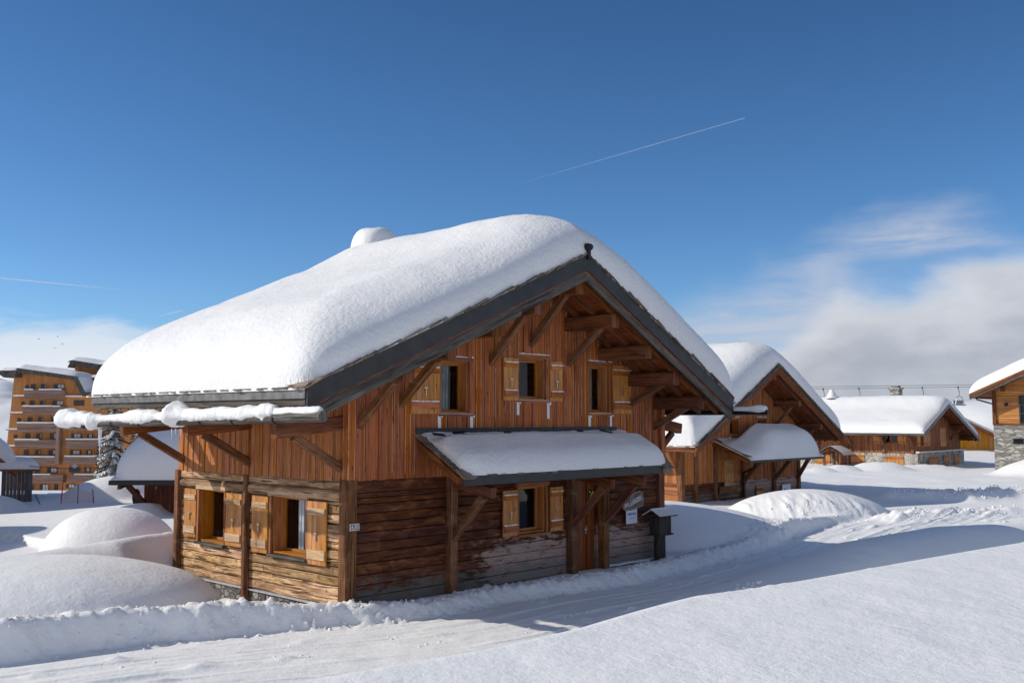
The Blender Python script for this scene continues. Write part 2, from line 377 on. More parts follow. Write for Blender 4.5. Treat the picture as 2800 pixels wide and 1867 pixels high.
# ------------------------------------------------------------ numpy noise
_rng = np.random.RandomState(3); _P = _rng.rand(256, 256)
def vnoise(x, y):
    xi = np.floor(x).astype(int); yi = np.floor(y).astype(int); fx = x - xi; fy = y - yi
    fx = fx * fx * (3 - 2 * fx); fy = fy * fy * (3 - 2 * fy)
    g_ = lambda a, b: _P[b & 255, a & 255]
    return (g_(xi, yi) * (1 - fx) + g_(xi + 1, yi) * fx) * (1 - fy) + (g_(xi, yi + 1) * (1 - fx) + g_(xi + 1, yi + 1) * fx) * fy - .5
def fbm(x, y, o=4, p=.5):
    s = 0; a = 1
    for i in range(o): s = s + a * vnoise(x * 2 ** i + 17.3 * i, y * 2 ** i + 9.1 * i); a *= p
    return s
def sst(a, b, v):
    t = np.clip((v - a) / (b - a), 0, 1); return t * t * (3 - 2 * t)
# ------------------------------------------------------------ ground
P = np.array([(-40, -3), (-20, 8.6), (-14, 12.4), (-8.1, 16.1), (-6.5, 17.35), (-4.54, 18.4), (-2.68, 19.15), (-1.34, 20.0), (0, 21.6), (3.08, 23.85), (7.03, 29.0), (9.6, 33.6), (12, 37), (17, 42), (30, 47), (60, 60)], float)
PT = np.array([.3, .5, .5, .42, .36, .28, .13, .05, .05, .08, .12, .3, .1, .0, .0, -.1])
def poly_dist(x, y, P):
    best = np.full(x.shape, 1e9); sg = np.zeros(x.shape); tt = np.zeros(x.shape); acc = 0.; al = np.zeros(x.shape)
    for i in range(len(P) - 1):
        a, b = P[i], P[i + 1]; d = b - a; L = math.hypot(*d)
        t = np.clip(((x - a[0]) * d[0] + (y - a[1]) * d[1]) / (L * L), 0, 1)
        px = a[0] + t * d[0]; py = a[1] + t * d[1]; ds = np.hypot(x - px, y - py)
        cr = d[0] * (y - a[1]) - d[1] * (x - a[0])
        m = ds < best; best[m] = ds[m]; sg[m] = np.sign(cr[m]); tt[m] = (i + t)[m]; al[m] = (acc + t * L)[m]; acc += L
    return best * sg, tt, al
Q = np.array([(-20, -9.5), (-6, 2.6), (-1.33, 6.56), (0, 7.65), (.72, 8.37), (1.9, 9.8), (3.25, 10.8), (7.07, 13.92), (12, 18.0), (30, 33)], float)
Q2 = np.array([(2.0, 17.0), (4.3, 19.3), (7.7, 22.3), (11.1, 25.7), (14.3, 28), (22, 33)], float); Q2H = np.array([-.25, .38, .98, .95, .8, .5])
M2L = np.array([(-7.6, 25.2), (-8.3, 24.75), (-9.9, 23.4), (-11.3, 22.1), (-16, 19.4)], float); M2H = np.array([1.0, .98, .78, .66, .6])
B3 = np.array([(14.5, 38.0), (18, 39.4), (27, 42)], float)
B4 = np.array([(17.5, 46.5), (20.5, 45.5), (23, 47.0), (27, 47.0)], float)
def smax(a, b, k=.18):
    h = np.clip(.5 + .5 * (a - b) / k, 0, 1); return b * (1 - h) + a * h + k * h * (1 - h)
def dome(x, y, cx, cy, rx, ry, top, base, p=2.2, rot=0.):
    c, s = math.cos(rot), math.sin(rot); dx = (x - cx) * c + (y - cy) * s; dy = -(x - cx) * s + (y - cy) * c
    q = (np.abs(dx) / rx) ** p + (np.abs(dy) / ry) ** p
    return np.where(q < 1, base + (top - base) * np.clip(1 - q, 0, 1) ** (1 / p * 1.1), base - 3 * (q - 1))
CX, CY = -3.26, 19.8; DFX, DFY = .6909, .7229
def ground_z(x, y):
    s, t, al = poly_dist(x, y, P)
    zt = np.interp(t, np.arange(len(P)), PT)
    far = -.2 + .25 * sst(32, 50, y) - .25 * sst(62, 85, y)
    # western valley
    westm = sst(-.24, -.36, x / np.maximum(y, 1)) * sst(47, 60, y)
    far = far - 10.4 * westm * sst(47, 112, y)
    road = far + fbm(s * 2.6, al * .12, 3) * .035 + fbm(s * 9, al * .35, 2) * .010
    sw = s + .25 * vnoise(al * .12, 0 * s)
    ruts = sum(h_ * np.exp(-((sw + c_) / w_) ** 2) * (vnoise(al * f_, c_ + 0 * s) + .2) for c_, w_, h_, f_ in ((1.5, .11, .6, .6), (2.1, .13, 1.0, .5), (2.6, .10, .7, .8), (3.3, .12, 1.0, .4), (3.85, .09, .8, .7), (4.35, .11, .9, .5), (5.0, .10, .9, .6), (5.7, .12, .7, .4)))
    road = road + ruts * .13  + np.exp(-((sw + 3.) / .3) ** 2) * fbm(s * 14, al * 1.2, 2) * .02
    lx = DFX * (x - CX) + DFY * (y - CY); ly = -DFY * (x - CX) + DFX * (y - CY)
    yard = np.where(x < -3.5, .12, -.06) + fbm(x * .35, y * .35, 3) * .08
    yard = yard + (far - yard) * sst(34, 44, y)
    w1 = sst(0, .42, s + .12 * fbm(x * 1.3, y * 1.3, 3)); w2 = sst(.55, 1.25, s)
    z = road * (1 - w1) + (zt * (1 - w2) + yard * w2) * w1
    # smooth mounds
    m1x = np.where(x > -9.2, (x + 9.2) / 3.3, (x + 9) / 60.); m1y = np.where(y < 19.9 + .12 * (x + 9), (y - 19.9 - .12 * (x + 9)) / 2.9, (y - 19.9 - .12 * (x + 9)) / 2.1)
    q = m1x ** 2 + m1y ** 2
    m1 = np.where(q < 1, 1.06 * np.sqrt(np.clip(1 - q, 0, 1)) - .05, -.05 - (q - 1))
    m1 = m1 + .05 * fbm(x * .5, y * .5, 2)
    z = smax(z, np.where(s > 0, m1, -2), .22)
    d2, t2, _ = poly_dist(x, y, M2L); h2 = np.interp(t2, np.arange(len(M2L)), M2H)
    m2 = (h2 + .2) * np.exp(-(d2 / 1.25) ** 2) - .2 - np.clip(np.abs(d2) - 3, 0, 60)
    z = smax(z, m2, .2)
    z = np.where((x < -5) & (y > 24) & (y < 40) & (lx < 0), np.maximum(z - .25 * sst(24.5, 26.5, y), -.3), z)
    z = smax(z, dome(x, y, -11.65, 29.3, 1.95, 1.75, 1.12, -.55, 2.3), .1)
    fx = np.interp(x, [-24, -19, -15, -13.8, -12.9, -5], [-.05, .18, .5, .62, -.3, -.3])
    f = np.where(y < 36, fx - (1.0 + .35 * fx) * ((36 - y) / 4.6) ** 2, fx - ((y - 36) / 7) ** 2) * 1.
    z = np.where(x < -3, smax(z, f, .3), z)
    z = smax(z, dome(x, y, -19.2, 48.5, 3.1, 4.0, .95, -1.3, 1.9), .3)
    z = smax(z, dome(x, y, -13.5, 52, 5.5, 5, .6, -1.1, 2), .4)
    z = smax(z, dome(x, y, -21.9, 41.0, 2.1, 2.6, .62, -.6, 2.2), .2)
    # eastern mounds
    rm1 = dome(x, y, 3.6, 33.3, 5.9, 4.6, 1.0, -.3, 2.0, .25)
    z = smax(z, np.where(s > .1, rm1, -2), .2)
    rm2 = dome(x, y, 11.9, 40.6, 3.6, 2.4, .92, -.35, 1.9, .1)
    rough2 = np.abs(fbm(x * 3.4 + y, y * 1.6, 4, .65)) * .18 * sst(40.3, 39.2, y + .12 * (x - 11))
    z = smax(z, rm2 + np.where(rm2 > -.3, rough2 - .05, 0), .1)
    for L, hh in ((B3, .28), (B4, .42)):
        d3, _, _ = poly_dist(x, y, L); z = z + hh * np.exp(-(d3 / .7) ** 2) * (.8 + 1.2 * np.abs(fbm(x * 2, y * 2, 3)))
    z = smax(z, dome(x, y, 37.5, 65.5, 6.5, 5, 1.5, -.6, 1.8), .3)
    for (cx, cy, rx, ry, h) in ((23.6, 72, 1.8, 1.3, .5), (27.0, 73.5, 3.0, 1.5, .55), (21.6, 70.5, 1.6, 1.2, .35), (31, 76, 4, 2, .25)):
        z = smax(z, dome(x, y, cx, cy, rx, ry, h, -.6, 2) + .12 * fbm(x * 1.5, y * 1.5, 3), .25)
    z = z + np.where((y > 50) & (x > 5), .10 * fbm(x * .5, y * .9, 4) + .05 * fbm(x * .08 , y * 1.1, 3), 0)
    # rising ground and the snowy hill behind the eastern houses
    z = z + .9 * sst(88, 103, y) * sst(.3, .44, x / np.maximum(y, 1)) + 1.6 * sst(100, 150, y) * sst(.3, .42, x / np.maximum(y, 1))
    z = smax(z, dome(x, y, 76, 160, 26, 20, 6.6, 0., 1.7) + .8 * fbm(x * .12, y * .12, 4), .5)
    # rough ploughed face of the berm
    band = sst(-.25, .12, s) * sst(1.15, .55, s) * sst(40, 34, y)
    ch = np.abs(fbm(x * 1.6, y * 1.6, 4, .6)) * .07 + np.abs(fbm(x * 6 + 5, y * 6, 4, .75)) * .12 + np.abs(fbm(x * 13, y * 13, 2, .7)) * .07 - .05
    z = z + band * ch
    # foreground bank, camera side of the road
    sq, tq, aq = poly_dist(x, y, Q)
    plate = 2.0 - .018 * np.clip(-sq, 0, 30) + .10 * fbm(x * .22, y * .22, 3) * sst(0, 3, -sq) + .02 * fbm(x * 1.2, y * 1.2, 3)
    fall = sst(3.0, 0, sq + .25 * fbm(x * .3, y * .3, 2))
    bank = np.where(sq < 0, plate, -.2 + (2.2) * fall - np.clip(sq - 3, 0, 60))
    z = smax(z, bank, .12)
    d5, t5, _ = poly_dist(x, y, Q2); h5 = np.interp(t5, np.arange(len(Q2)), Q2H)
    z = smax(z, -.3 + (h5 + .3) * np.exp(-(np.abs(d5) / 1.9) ** 2.2) - np.clip(np.abs(d5) - 4, 0, 60), .25)
    # melt hollow along the sunny side wall
    hol = sst(-1.5, -.35, lx) * sst(-.1, .9, ly) * sst(7.4, 6.2, ly) * (lx < .5)
    z = z * (1 - hol) + (-.42) * hol
    inside = (lx > .05) & (lx < 10.5) & (ly > .1) & (ly < 6.6)
    z = np.where(inside, np.minimum(z, -.25), z)
    return z
def axis(lo, mid0, mid1, hi, st, gr):
    a = list(np.arange(mid0, mid1, st)); v = mid1; d = st
    while v < hi: a.append(v); d *= gr; v += d
    a.append(hi); v = mid0 - st; d = st; pre = []
    while v > lo: pre.append(v); d *= gr; v -= d
    pre.append(lo); return np.array(pre[::-1] + a)
gx = axis(-4000, -12, 13, 4000, .062, 1.02); gy = axis(-60, 6, 31, 6000, .062, 1.016)
GX, GY = np.meshgrid(gx, gy)
GZ = ground_z(GX, GY)
ground = grid_obj('snow_ground', GX, GY, GZ, 'snow'); tag(ground, kind='structure')
# the groomed lane: a finer sheet lying a couple of centimetres above the ground, with the grooves left by skis and the plough
def lane():
    pc = P[1:14]; L = np.r_[0, np.cumsum(np.hypot(*np.diff(pc, axis=0).T))]
    u = np.arange(2, L[-1] - 1, .16); k = np.exp(-np.linspace(-2, 2, 17) ** 2); k /= k.sum()
    uu = np.arange(0, L[-1], .16); cx = np.interp(uu, L, pc[:, 0]); cy = np.interp(uu, L, pc[:, 1])
    for _ in range(3):
        px = np.pad(cx, 8, mode='edge'); py = np.pad(cy, 8, mode='edge'); cx2 = np.convolve(px, k, 'valid'); cy2 = np.convolve(py, k, 'valid'); cx2[:10] = cx[:10]; cx2[-10:] = cx[-10:]; cy2[:10] = cy[:10]; cy2[-10:] = cy[-10:]; cx, cy = cx2, cy2
    dx = np.gradient(cx); dy = np.gradient(cy); n = np.hypot(dx, dy); nx, ny = dy / n, -dx / n
    w = np.arange(.12, 6.6, .024)
    X = cx[:, None] + nx[:, None] * w; Y = cy[:, None] + ny[:, None] * w
    Z = ground_z(X, Y); A_ = np.broadcast_to(uu[:, None], X.shape); Wd = np.broadcast_to(w, X.shape)
    wv = Wd + .35 * vnoise(A_ * .09, 0 * A_ + 3.3)
    g_ = 0
    rs = np.random.RandomState(11)
    for i in range(30):
        c_ = rs.uniform(.5, 6.3); wd = rs.uniform(.018, .05); h = rs.uniform(-.010, .016); f = rs.uniform(.12, .35)
        g_ = g_ + h * np.exp(-((wv - c_ - .5 * (vnoise(A_ * .06, 0 * A_ + c_))) / wd) ** 2) * np.clip(vnoise(A_ * f, 0 * A_ + c_ * 7) * 4 + .5, 0, 1.6)
    g_ = g_ + fbm(wv * 7, A_ * .22, 2) * .006 + np.clip(fbm(X * 2.2, Y * 2.2, 3) - .28, 0, 1) * .10 + fbm(X * 8, Y * 8, 2) * .003
    flat = sst(.45, .1, Z) * (1 + 0 * Z)
    Z = Z + .022 + 1.8 * g_ * flat
    e = np.maximum(sst(.2, 0, Wd - .12), sst(.3, 0, 6.58 - Wd)); e = np.maximum(e, sst(.6, 0, A_)); e = np.maximum(e, sst(.6, 0, uu[-1] - A_)); e = np.maximum(e, sst(.15, .5, Z))
    Z = Z - .07 * e
    return tag(grid_obj('snow_lane', X, Y, Z, 'snow'), kind='structure')
lane()
# far mountains behind the valley
def mountain(name, x0, x1, y0, y1, top, seed):
    nx, ny = 90, 50
    X, Y = np.meshgrid(np.linspace(x0, x1, nx), np.linspace(y0, y1, ny))
    u = (X - x0) / (x1 - x0); v = (Y - y0) / (y1 - y0)
    Z = top * np.sin(np.pi * np.clip(v, 0, 1)) ** .8 * np.sin(np.pi * u) ** .6 * (1 + .5 * fbm(u * 5 + seed, v * 5, 5)) - 40
    return tag(grid_obj(name, X, Y, Z, 'snow'), kind='structure')
mountain('mountain', -1500, -560, 1500, 2600, 120, 2)
mountain('mountain', -3200, -900, 3200, 4600, 190, 7)
# loose clods thrown up by the plough: nobody could count them
def ico(mb, c, r):
    t = random.uniform(0, 6.28); n = 6; b = len(mb.v)
    rr = [r * random.uniform(.7, 1.15) for _ in range(n)]
    mb.v.append(Vector(c) + Vector((0, 0, r * .8)))
    for i in range(n): mb.v.append(Vector(c) + Vector((rr[i] * math.cos(t + i * 2 * math.pi / n), rr[i] * math.sin(t + i * 2 * math.pi / n), random.uniform(-.2, .3) * r)))
    mb.v.append(Vector(c) - Vector((0, 0, r * .7)))
    for i in range(n):
        j = (i + 1) % n
        mb.face((b, b + 1 + i, b + 1 + j), ((0, 0),) * 3, ((0, 0),) * 3, 0); mb.face((b + n + 1, b + 1 + j, b + 1 + i), ((0, 0),) * 3, ((0, 0),) * 3, 0)
pts = []
seg = P[2:12]
for i in range(len(seg) - 1):
    a, b = seg[i], seg[i + 1]; L = math.hypot(*(b - a)); nrm = np.array([-(b - a)[1], (b - a)[0]]) / L
    for _ in range(int(L * 34)):
        t = random.random(); o = random.gauss(.35, .33)
        p = a + (b - a) * t + nrm * o; pts.append((p[0], p[1], random.choice((.012, .016, .02, .025, .035))))
for _ in range(26):   # crumbs along the tracks on the road
    t = random.uniform(.0, 1); i = random.randrange(len(seg) - 2); p = seg[i] + (seg[i + 1] - seg[i]) * t
    L = seg[i + 1] - seg[i]; L = L / math.hypot(*L); q = p + np.array([L[1], -L[0]]) * random.choice((1.2, 2.1, 3.35, 4.2, 3.0))
    for k in range(random.randrange(8, 34)):
        qq = q + L * random.gauss(0, .22) + np.array([L[1], -L[0]]) * random.gauss(0, .10)
        pts.append((qq[0], qq[1], random.choice((.007, .009, .012, .016, .022, .03, .045))))
for L3 in (B3, B4):
    for i in range(len(L3) - 1):
        for _ in range(90):
            p = L3[i] + (L3[i + 1] - L3[i]) * random.random(); pts.append((p[0] + random.gauss(0, .4), p[1] + random.gauss(0, .4), random.uniform(.03, .07)))
for _ in range(70): pts.append((random.uniform(8.5, 14.5), random.uniform(37.6, 39.0), random.uniform(.02, .06)))
pa = np.array(pts); pz = ground_z(pa[:, 0].copy(), pa[:, 1].copy())
mb = MB()
for (x, y, r), z in zip(pts, pz): ico(mb, (x, y, z + r * .25), r)
tag(mb.build('snow_clods', 'snow', smooth=True), 'small loose lumps of snow thrown along the ploughed edges of the lane', 'snow lumps', kind='stuff')
# ------------------------------------------------------------ carpentry helpers (local frame of a house)
def FRONT(y=0.): return (lambda u, o, z: Vector((u, y - o, z))), Vector((0, -1, 0))
def SIDE(x=0.): return (lambda u, o, z: Vector((x - o, u, z))), Vector((-1, 0, 0))
def siding_v(mb, Fn, u0, u1, zb, zt, holes=(), wmin=.11, wmax=.19, th=.05, step=.016, o0=0., rag=0., gap=.009):
    F, n = Fn; u = u0; k = 0
    while u < u1 - .01:
        w = min(random.uniform(wmin, wmax), u1 - u)
        if u1 - u - w < .05: w = u1 - u
        r = random.random(); o = o0 + (step if k % 2 else 0) + random.uniform(0, step * .5); k += 1
        cuts = sorted({u, u + w} | {c for h in holes for c in (h[0], h[1]) if u + .004 < c < u + w - .004})
        zbb = zb - random.uniform(0, rag)
        for a, b in zip(cuts[:-1], cuts[1:]):
            m = (a + b) / 2; top = zt(m) if callable(zt) else zt
            segs = [(zbb, top)]
            for h in holes:
                if h[0] < m < h[1]:
                    segs = [s_ for (p, q) in segs for s_ in ((p, min(q, h[2])), (max(p, h[3]), q)) if s_[1] - s_[0] > .01]
            for (p, q) in segs:
                mb.beam(F(m, o - th / 2, p), F(m, o - th / 2, q), b - a - gap, th, up=n, r=r)
        u += w
def siding_h(mb, Fn, u0, u1, z0, z1, holes=(), hmin=.15, hmax=.21, th=.07, jit=.012, ch=.012, joints=True, tilt=0.):
    F, n = Fn; z = z0
    while z < z1 - .01:
        h = min(random.uniform(hmin, hmax), z1 - z)
        if z1 - z - h < .06: h = z1 - z
        zs = sorted({z, z + h} | {c for q in holes for c in (q[2], q[3]) if z + .01 < c < z + h - .01})
        o = random.uniform(0, jit); js = [u0, u1]
        if joints and random.random() < .6: js = [u0, random.uniform(u0 + .2 * (u1 - u0), u0 + .8 * (u1 - u0)), u1]
        for a, b in zip(zs[:-1], zs[1:]):
            m = (a + b) / 2
            for j0, j1 in zip(js[:-1], js[1:]):
                r = random.random(); segs = [(j0, j1)]
                for q in holes:
                    if q[2] < m < q[3]: segs = [s_ for (p, t) in segs for s_ in ((p, min(t, q[0])), (max(p, q[1]), t)) if s_[1] - s_[0] > .01]
                for (p, t) in segs:
                    if b - a < .05: c_ = 0
                    else: c_ = ch
                    ns = max(1, int((t - p) / .5))
                    mb.beam(F(p, o - th / 2, m), F(t, o - th / 2, m), th, b - a - .012, up=(0, 0, 1), ch=c_, r=r, nseg=ns, jit=jit * .45)
        z += h
def backing(mb, Fn, u0, u1, zb, zt, holes, o=-.09):
    siding_v(mb, Fn, u0, u1, zb, zt, holes, .5, .5, .04, 0, o)
def window(par, Fn, u0, u1, z0, z1, depth=.26, trim='trim', curtain=None, header='trim', sill=True, tw=.07, frost=False, bars=False, sillmat='trim', onecase=False, cmat='curtain'):
    F, n = Fn
    win = bpy.data.objects.new('window', None); COL.objects.link(win); win.parent = par; win.empty_display_size = .1
    for uu in (u0 - tw / 2, u1 + tw / 2):
        w = MB(); w.beam(F(uu, .03, z0 - .02), F(uu, .03, z1), tw, .08, up=n); w.build('jamb', trim, win)
    h = MB(); h.beam(F(u0 - tw - .02, .04, z1 + .045), F(u1 + tw + .02, .04, z1 + .045), .12, .09); h.build('lintel', header, win)
    v = MB()
    t = .03
    for uu in (u0 + t / 2, u1 - t / 2): v.beam(F(uu, -depth / 2, z0), F(uu, -depth / 2, z1), t, depth, up=n)
    v.beam(F(u0 + t, -depth / 2, z1 - t / 2), F(u1 - t, -depth / 2, z1 - t / 2), depth, t)
    v.beam(F(u0 + t, -depth / 2 + .02, z0 + t / 2), F(u1 - t, -depth / 2 + .02, z0 + t / 2), depth, t)
    v.build('reveal', 'frame', win)
    f = MB(); o = -depth - .03; b = .065
    i0, i1, j0, j1 = u0 + t, u1 - t, z0 + t, z1 - t
    b = .05; cols = [(i0, i1)] if onecase else [(i0, (i0 + i1) / 2), ((i0 + i1) / 2, i1)]
    for a, c in cols:
        for uu in (a + b / 2, c - b / 2): f.beam(F(uu, o, j0), F(uu, o, j1), b - .004, .06, up=n)
        for zz in (j0 + b / 2, j1 - b / 2): f.beam(F(a + b, o, zz), F(c - b, o, zz), .06, b)
        if bars:
            f.beam(F(a + b, o, (j0 + j1) / 2), F(c - b, o, (j0 + j1) / 2), .04, .03)
    f.build('frame', 'frame', win)
    p = MB()
    for a, c in cols:
        k0 = len(p.v); p.v += [F(a + b, o - .01, j0 + b), F(c - b, o - .01, j0 + b), F(c - b, o - .01, j1 - b), F(a + b, o - .01, j1 - b)]; p.face((k0, k0 + 1, k0 + 2, k0 + 3), ((0, 0),) * 4, ((0, 0),) * 4, 0)
    p.build('pane', 'glass', win)
    rm = MB(); rm.beam(F((i0 + i1) / 2, o - .6, j0), F((i0 + i1) / 2, o - .6, j1), i1 - i0 + .5, .02, up=n)
    rm.build('interior', 'room', win)
    if curtain:
        c_ = MB()
        for (a, b_) in curtain:
            k = max(3, int((b_ - a) / .05))
            for i in range(k):
                uu = a + (b_ - a) * (i + .5) / k
                c_.beam(F(uu, o - .08 - (.02 if i % 2 else 0), j0 + .02), F(uu, o - .08 - (.02 if i % 2 else 0), j1), (b_ - a) / k + .01, .015, up=n)
        c_.build('curtain', cmat, win)
    if sill:
        s_ = MB(); s_.beam(F(u0 - tw, .05, z0 - .045), F(u1 + tw, .05, z0 - .045), .16, .05); 
        s_.build('sill', sillmat, win)
    if frost:
        s_ = MB()
        for a in np.arange(u0 - tw, u1 + tw, .045):
            s_.beam(F(a, .05, z1 + .10), F(a + .047, .05, z1 + .10), .08, random.uniform(.012, .045))
        s_.build('frost', 'snow_roof', win)
        for uu in (u0 - .05, u1 + .05):
            zz = z0 - .05; s_ = MB(); s_.beam(F(uu, .085, zz - random.uniform(.3, .5)), F(uu, .085, zz), .085, .012, up=n)
            s_.beam(F(uu + .05, .086, zz - random.uniform(.03, .08)), F(uu + .05, .086, zz), .1, .01, up=n); s_.build('frost', 'snow_roof', win)
        s_ = MB(); s_.beam(F(u0 - tw, .06, z0 - .014), F(u1 + tw, .06, z0 - .014), .10, .012); s_.build('frost', 'snow_roof', win)
    return win
def shutter(par, Fn, u0, u1, z0, z1, out=.075, frost=False, bat='shutter_red', label=None, hinge=None, dark=False):
    F, n = Fn; m = MB(); k = max(3, int(round((u1 - u0) / .15)))
    for i in range(k):
        a = u0 + (u1 - u0) * i / k; b = u0 + (u1 - u0) * (i + 1) / k
        m.beam(F((a + b) / 2, out - .015, z0), F((a + b) / 2, out - .015, z1), b - a - .005, .03 + random.uniform(0, .004), up=n, r=random.uniform(.35, .8))
    sh = m.build('shutter', 'shutter', par)
    if label: sh['label'] = label
    H = z1 - z0
    for zz, hh in ((z1 - H * .16, H * .11), (z0 + H * .16, H * .15)):
        b = MB(); b.beam(F(u0 + .02, out + .014, zz), F(u1 - .02, out + .014, zz), .028, hh); b.build('batten', bat, sh)
        if frost:
            q = MB()
            for a in np.arange(u0 + .02, u1 - .03, .04): q.beam(F(a, out + .018, zz + hh / 2 + .008), F(a + .04, out + .018, zz + hh / 2 + .008), .032, random.uniform(.014, .034))
            q.build('frost', 'snow_roof', sh)
    l = MB(); um = (u0 + u1) / 2; zm = (z0 + z1) / 2
    l.beam(F(um - .05, out + .02, zm), F(um + .05, out + .02, zm), .03, .025); l.beam(F(um, out + .02, zm - .16), F(um, out + .02, zm), .02, .02, up=n)
    l.build('latch', 'brass', sh)
    return sh
def planks_slope(mb, x0, z0, x1, z1, y0, y1, w=.16, th=.03, drop=0.):
    """boards running along Y covering the slope line (x0,z0)-(x1,z1)"""
    L = math.hypot(x1 - x0, z1 - z0); k = int(L / w); dx = (x1 - x0) / L; dz = (z1 - z0) / L
    nx, nz = -dz, dx
    if nz < 0: nx, nz = -nx, -nz
    for i in range(k):
        c = (i + .5) * L / k; x = x0 + dx * c - nx * drop; z = z0 + dz * c - nz * drop
        mb.beam((x, y0, z), (x, y1, z), L / k + .004, th, up=(nx, 0, nz))
def softmin(a, b, k): return -k * np.log(np.exp(-a / k) + np.exp(-b / k))
def roof_snow(par, X, Zr, y0, y1, T=1.15, k=.5, Rx=1.3, Rf=1.45, Rb=1.2, nx=150, ny=90, over=.05, p=2.2, seed=0., ky=None, und=.06, name='snow_layer', kr=None, rag=.0, over_r=None, Rfr=None, cp=9., bs=1.):
    """X=(xl,xridge,xr), Zr=(zl,zridge,zr)"""
    xl, xm, xr = X; zl, zm, zr = Zr
    def cl(a, b, Ra, Rb_, n):
        t = np.linspace(0, 1, n); u = a + (b - a) * (t - .42 * np.sin(2 * math.pi * t) / (2 * math.pi) * 1.6); return u
    orr = over if over_r is None else over_r
    xs = np.unique(np.concatenate([cl(xl - over, xr + orr, Rx, Rx, nx), [xm], xl - over + np.array([.01, .03, .06, .1, .16]), xr + orr - np.array([.01, .03, .06, .1, .16])])); ys = np.unique(np.concatenate([cl(y0 + .02, y1, Rf, Rb, ny), y0 + .02 + np.array([.01, .03, .06, .1, .16]), y1 - np.array([.01, .03, .06, .1])]))
    XX, YY = np.meshgrid(xs, ys)
    sl = (zm - zl) / (xm - xl); sr = (zr - zm) / (xr - xm)
    ra = zm + (XX - xm) * sl; rb = zm + (XX - xm) * sr
    roof = np.minimum(ra, rb)
    u_ = und * fbm(XX * .45 + seed, YY * .35, 3) * 2
    TL, TR = T if isinstance(T, tuple) else (T, T)
    top = softmin(ra + TL + (TR - TL) * sst(xm - 2.4, xm, XX), rb + TR, k) + u_
    Rxl = Rx if not isinstance(Rx, tuple) else Rx[0]; Rxr = Rx if not isinstance(Rx, tuple) else Rx[1]
    a = np.clip(np.maximum(1 - (XX - (xl - over)) / Rxl, 1 - ((xr + orr) - XX) / Rxr), 0, 1)
    RF = Rf if Rfr is None else Rf + (Rfr - Rf) * sst(xm - .8, xm + 2.5, XX)
    b = np.clip(np.maximum(np.clip(1 - (YY - (y0 + .02)) / RF, 0, 1) ** bs, 1 - (y1 - YY) / Rb), 0, 1)
    q = np.clip((a ** cp + b ** cp) ** (1 / cp), 0, 1) ** p
    T = 1.0 if False else T
    pr = (1 - q) ** (1 / (p * 1.22))
    Z = roof + (top - roof) * pr + (fbm(XX * 3 + seed, YY * 3, 3) * .02 + fbm(XX * 9, YY * 9, 2) * .008 * 1) * pr
    if rag:
        e = np.exp(-((1 - q) / .25))
        Z = Z + 0
    # ragged lower lip and a skirt to close the edge
    Z[0, :] = roof[0, :] - .02; Z[-1, :] = roof[-1, :] - .02; Z[:, 0] = roof[:, 0] - .03; Z[:, -1] = roof[:, -1] - .03
    return grid_obj(name, XX, YY, Z, 'snow_roof', par)
def shakes(par, X, Zr, y0, y1, th=.022, size=.26, left=True, back=False):
    xl, xm, xr = X; zl, zm, zr = Zr; mb = MB()
    for (xa, za, xb, zb) in ((xm, zm, xl, zl), (xm, zm, xr, zr)):
        L = math.hypot(xb - xa, zb - za); dx, dz = (xb - xa) / L, (zb - za) / L; nrm = Vector((-dz, 0, dx)); nrm = nrm if nrm.z > 0 else -nrm
        c = .0
        while c < L:      # along the verge
            l = random.uniform(.28, .5); lift = random.uniform(.01, .05)
            a = Vector((xa + dx * c, 0, za + dz * c)) + nrm * (lift + .018); b = Vector((xa + dx * min(c + l, L + .05), 0, za + dz * min(c + l, L + .05))) + nrm * (lift - .012)
            ya = y0 - random.uniform(.0, .07); yb = y0 + .35
            m = (ya + yb) / 2
            mb.beam((a.x, m, a.z), (b.x, m, b.z), yb - ya, th, up=nrm); c += l * random.uniform(.45, .8)
        y = y0        # along the eave, two courses
        while y < y1:
            w = random.uniform(.1, .24)
            for k in range(2):
                o = random.uniform(.02, .10) - k * .07; e = Vector((xb + dx * o, 0, zb + dz * o)) + nrm * (.01 + .024 * k); s_ = e - Vector((dx, 0, dz)) * .4
                mb.beam((s_.x, y + w / 2, s_.z), (e.x, y + w / 2, e.z), w * random.uniform(.85, 1.1), th, up=nrm)
            y += w
    return mb.build('shingles', 'shake', par)
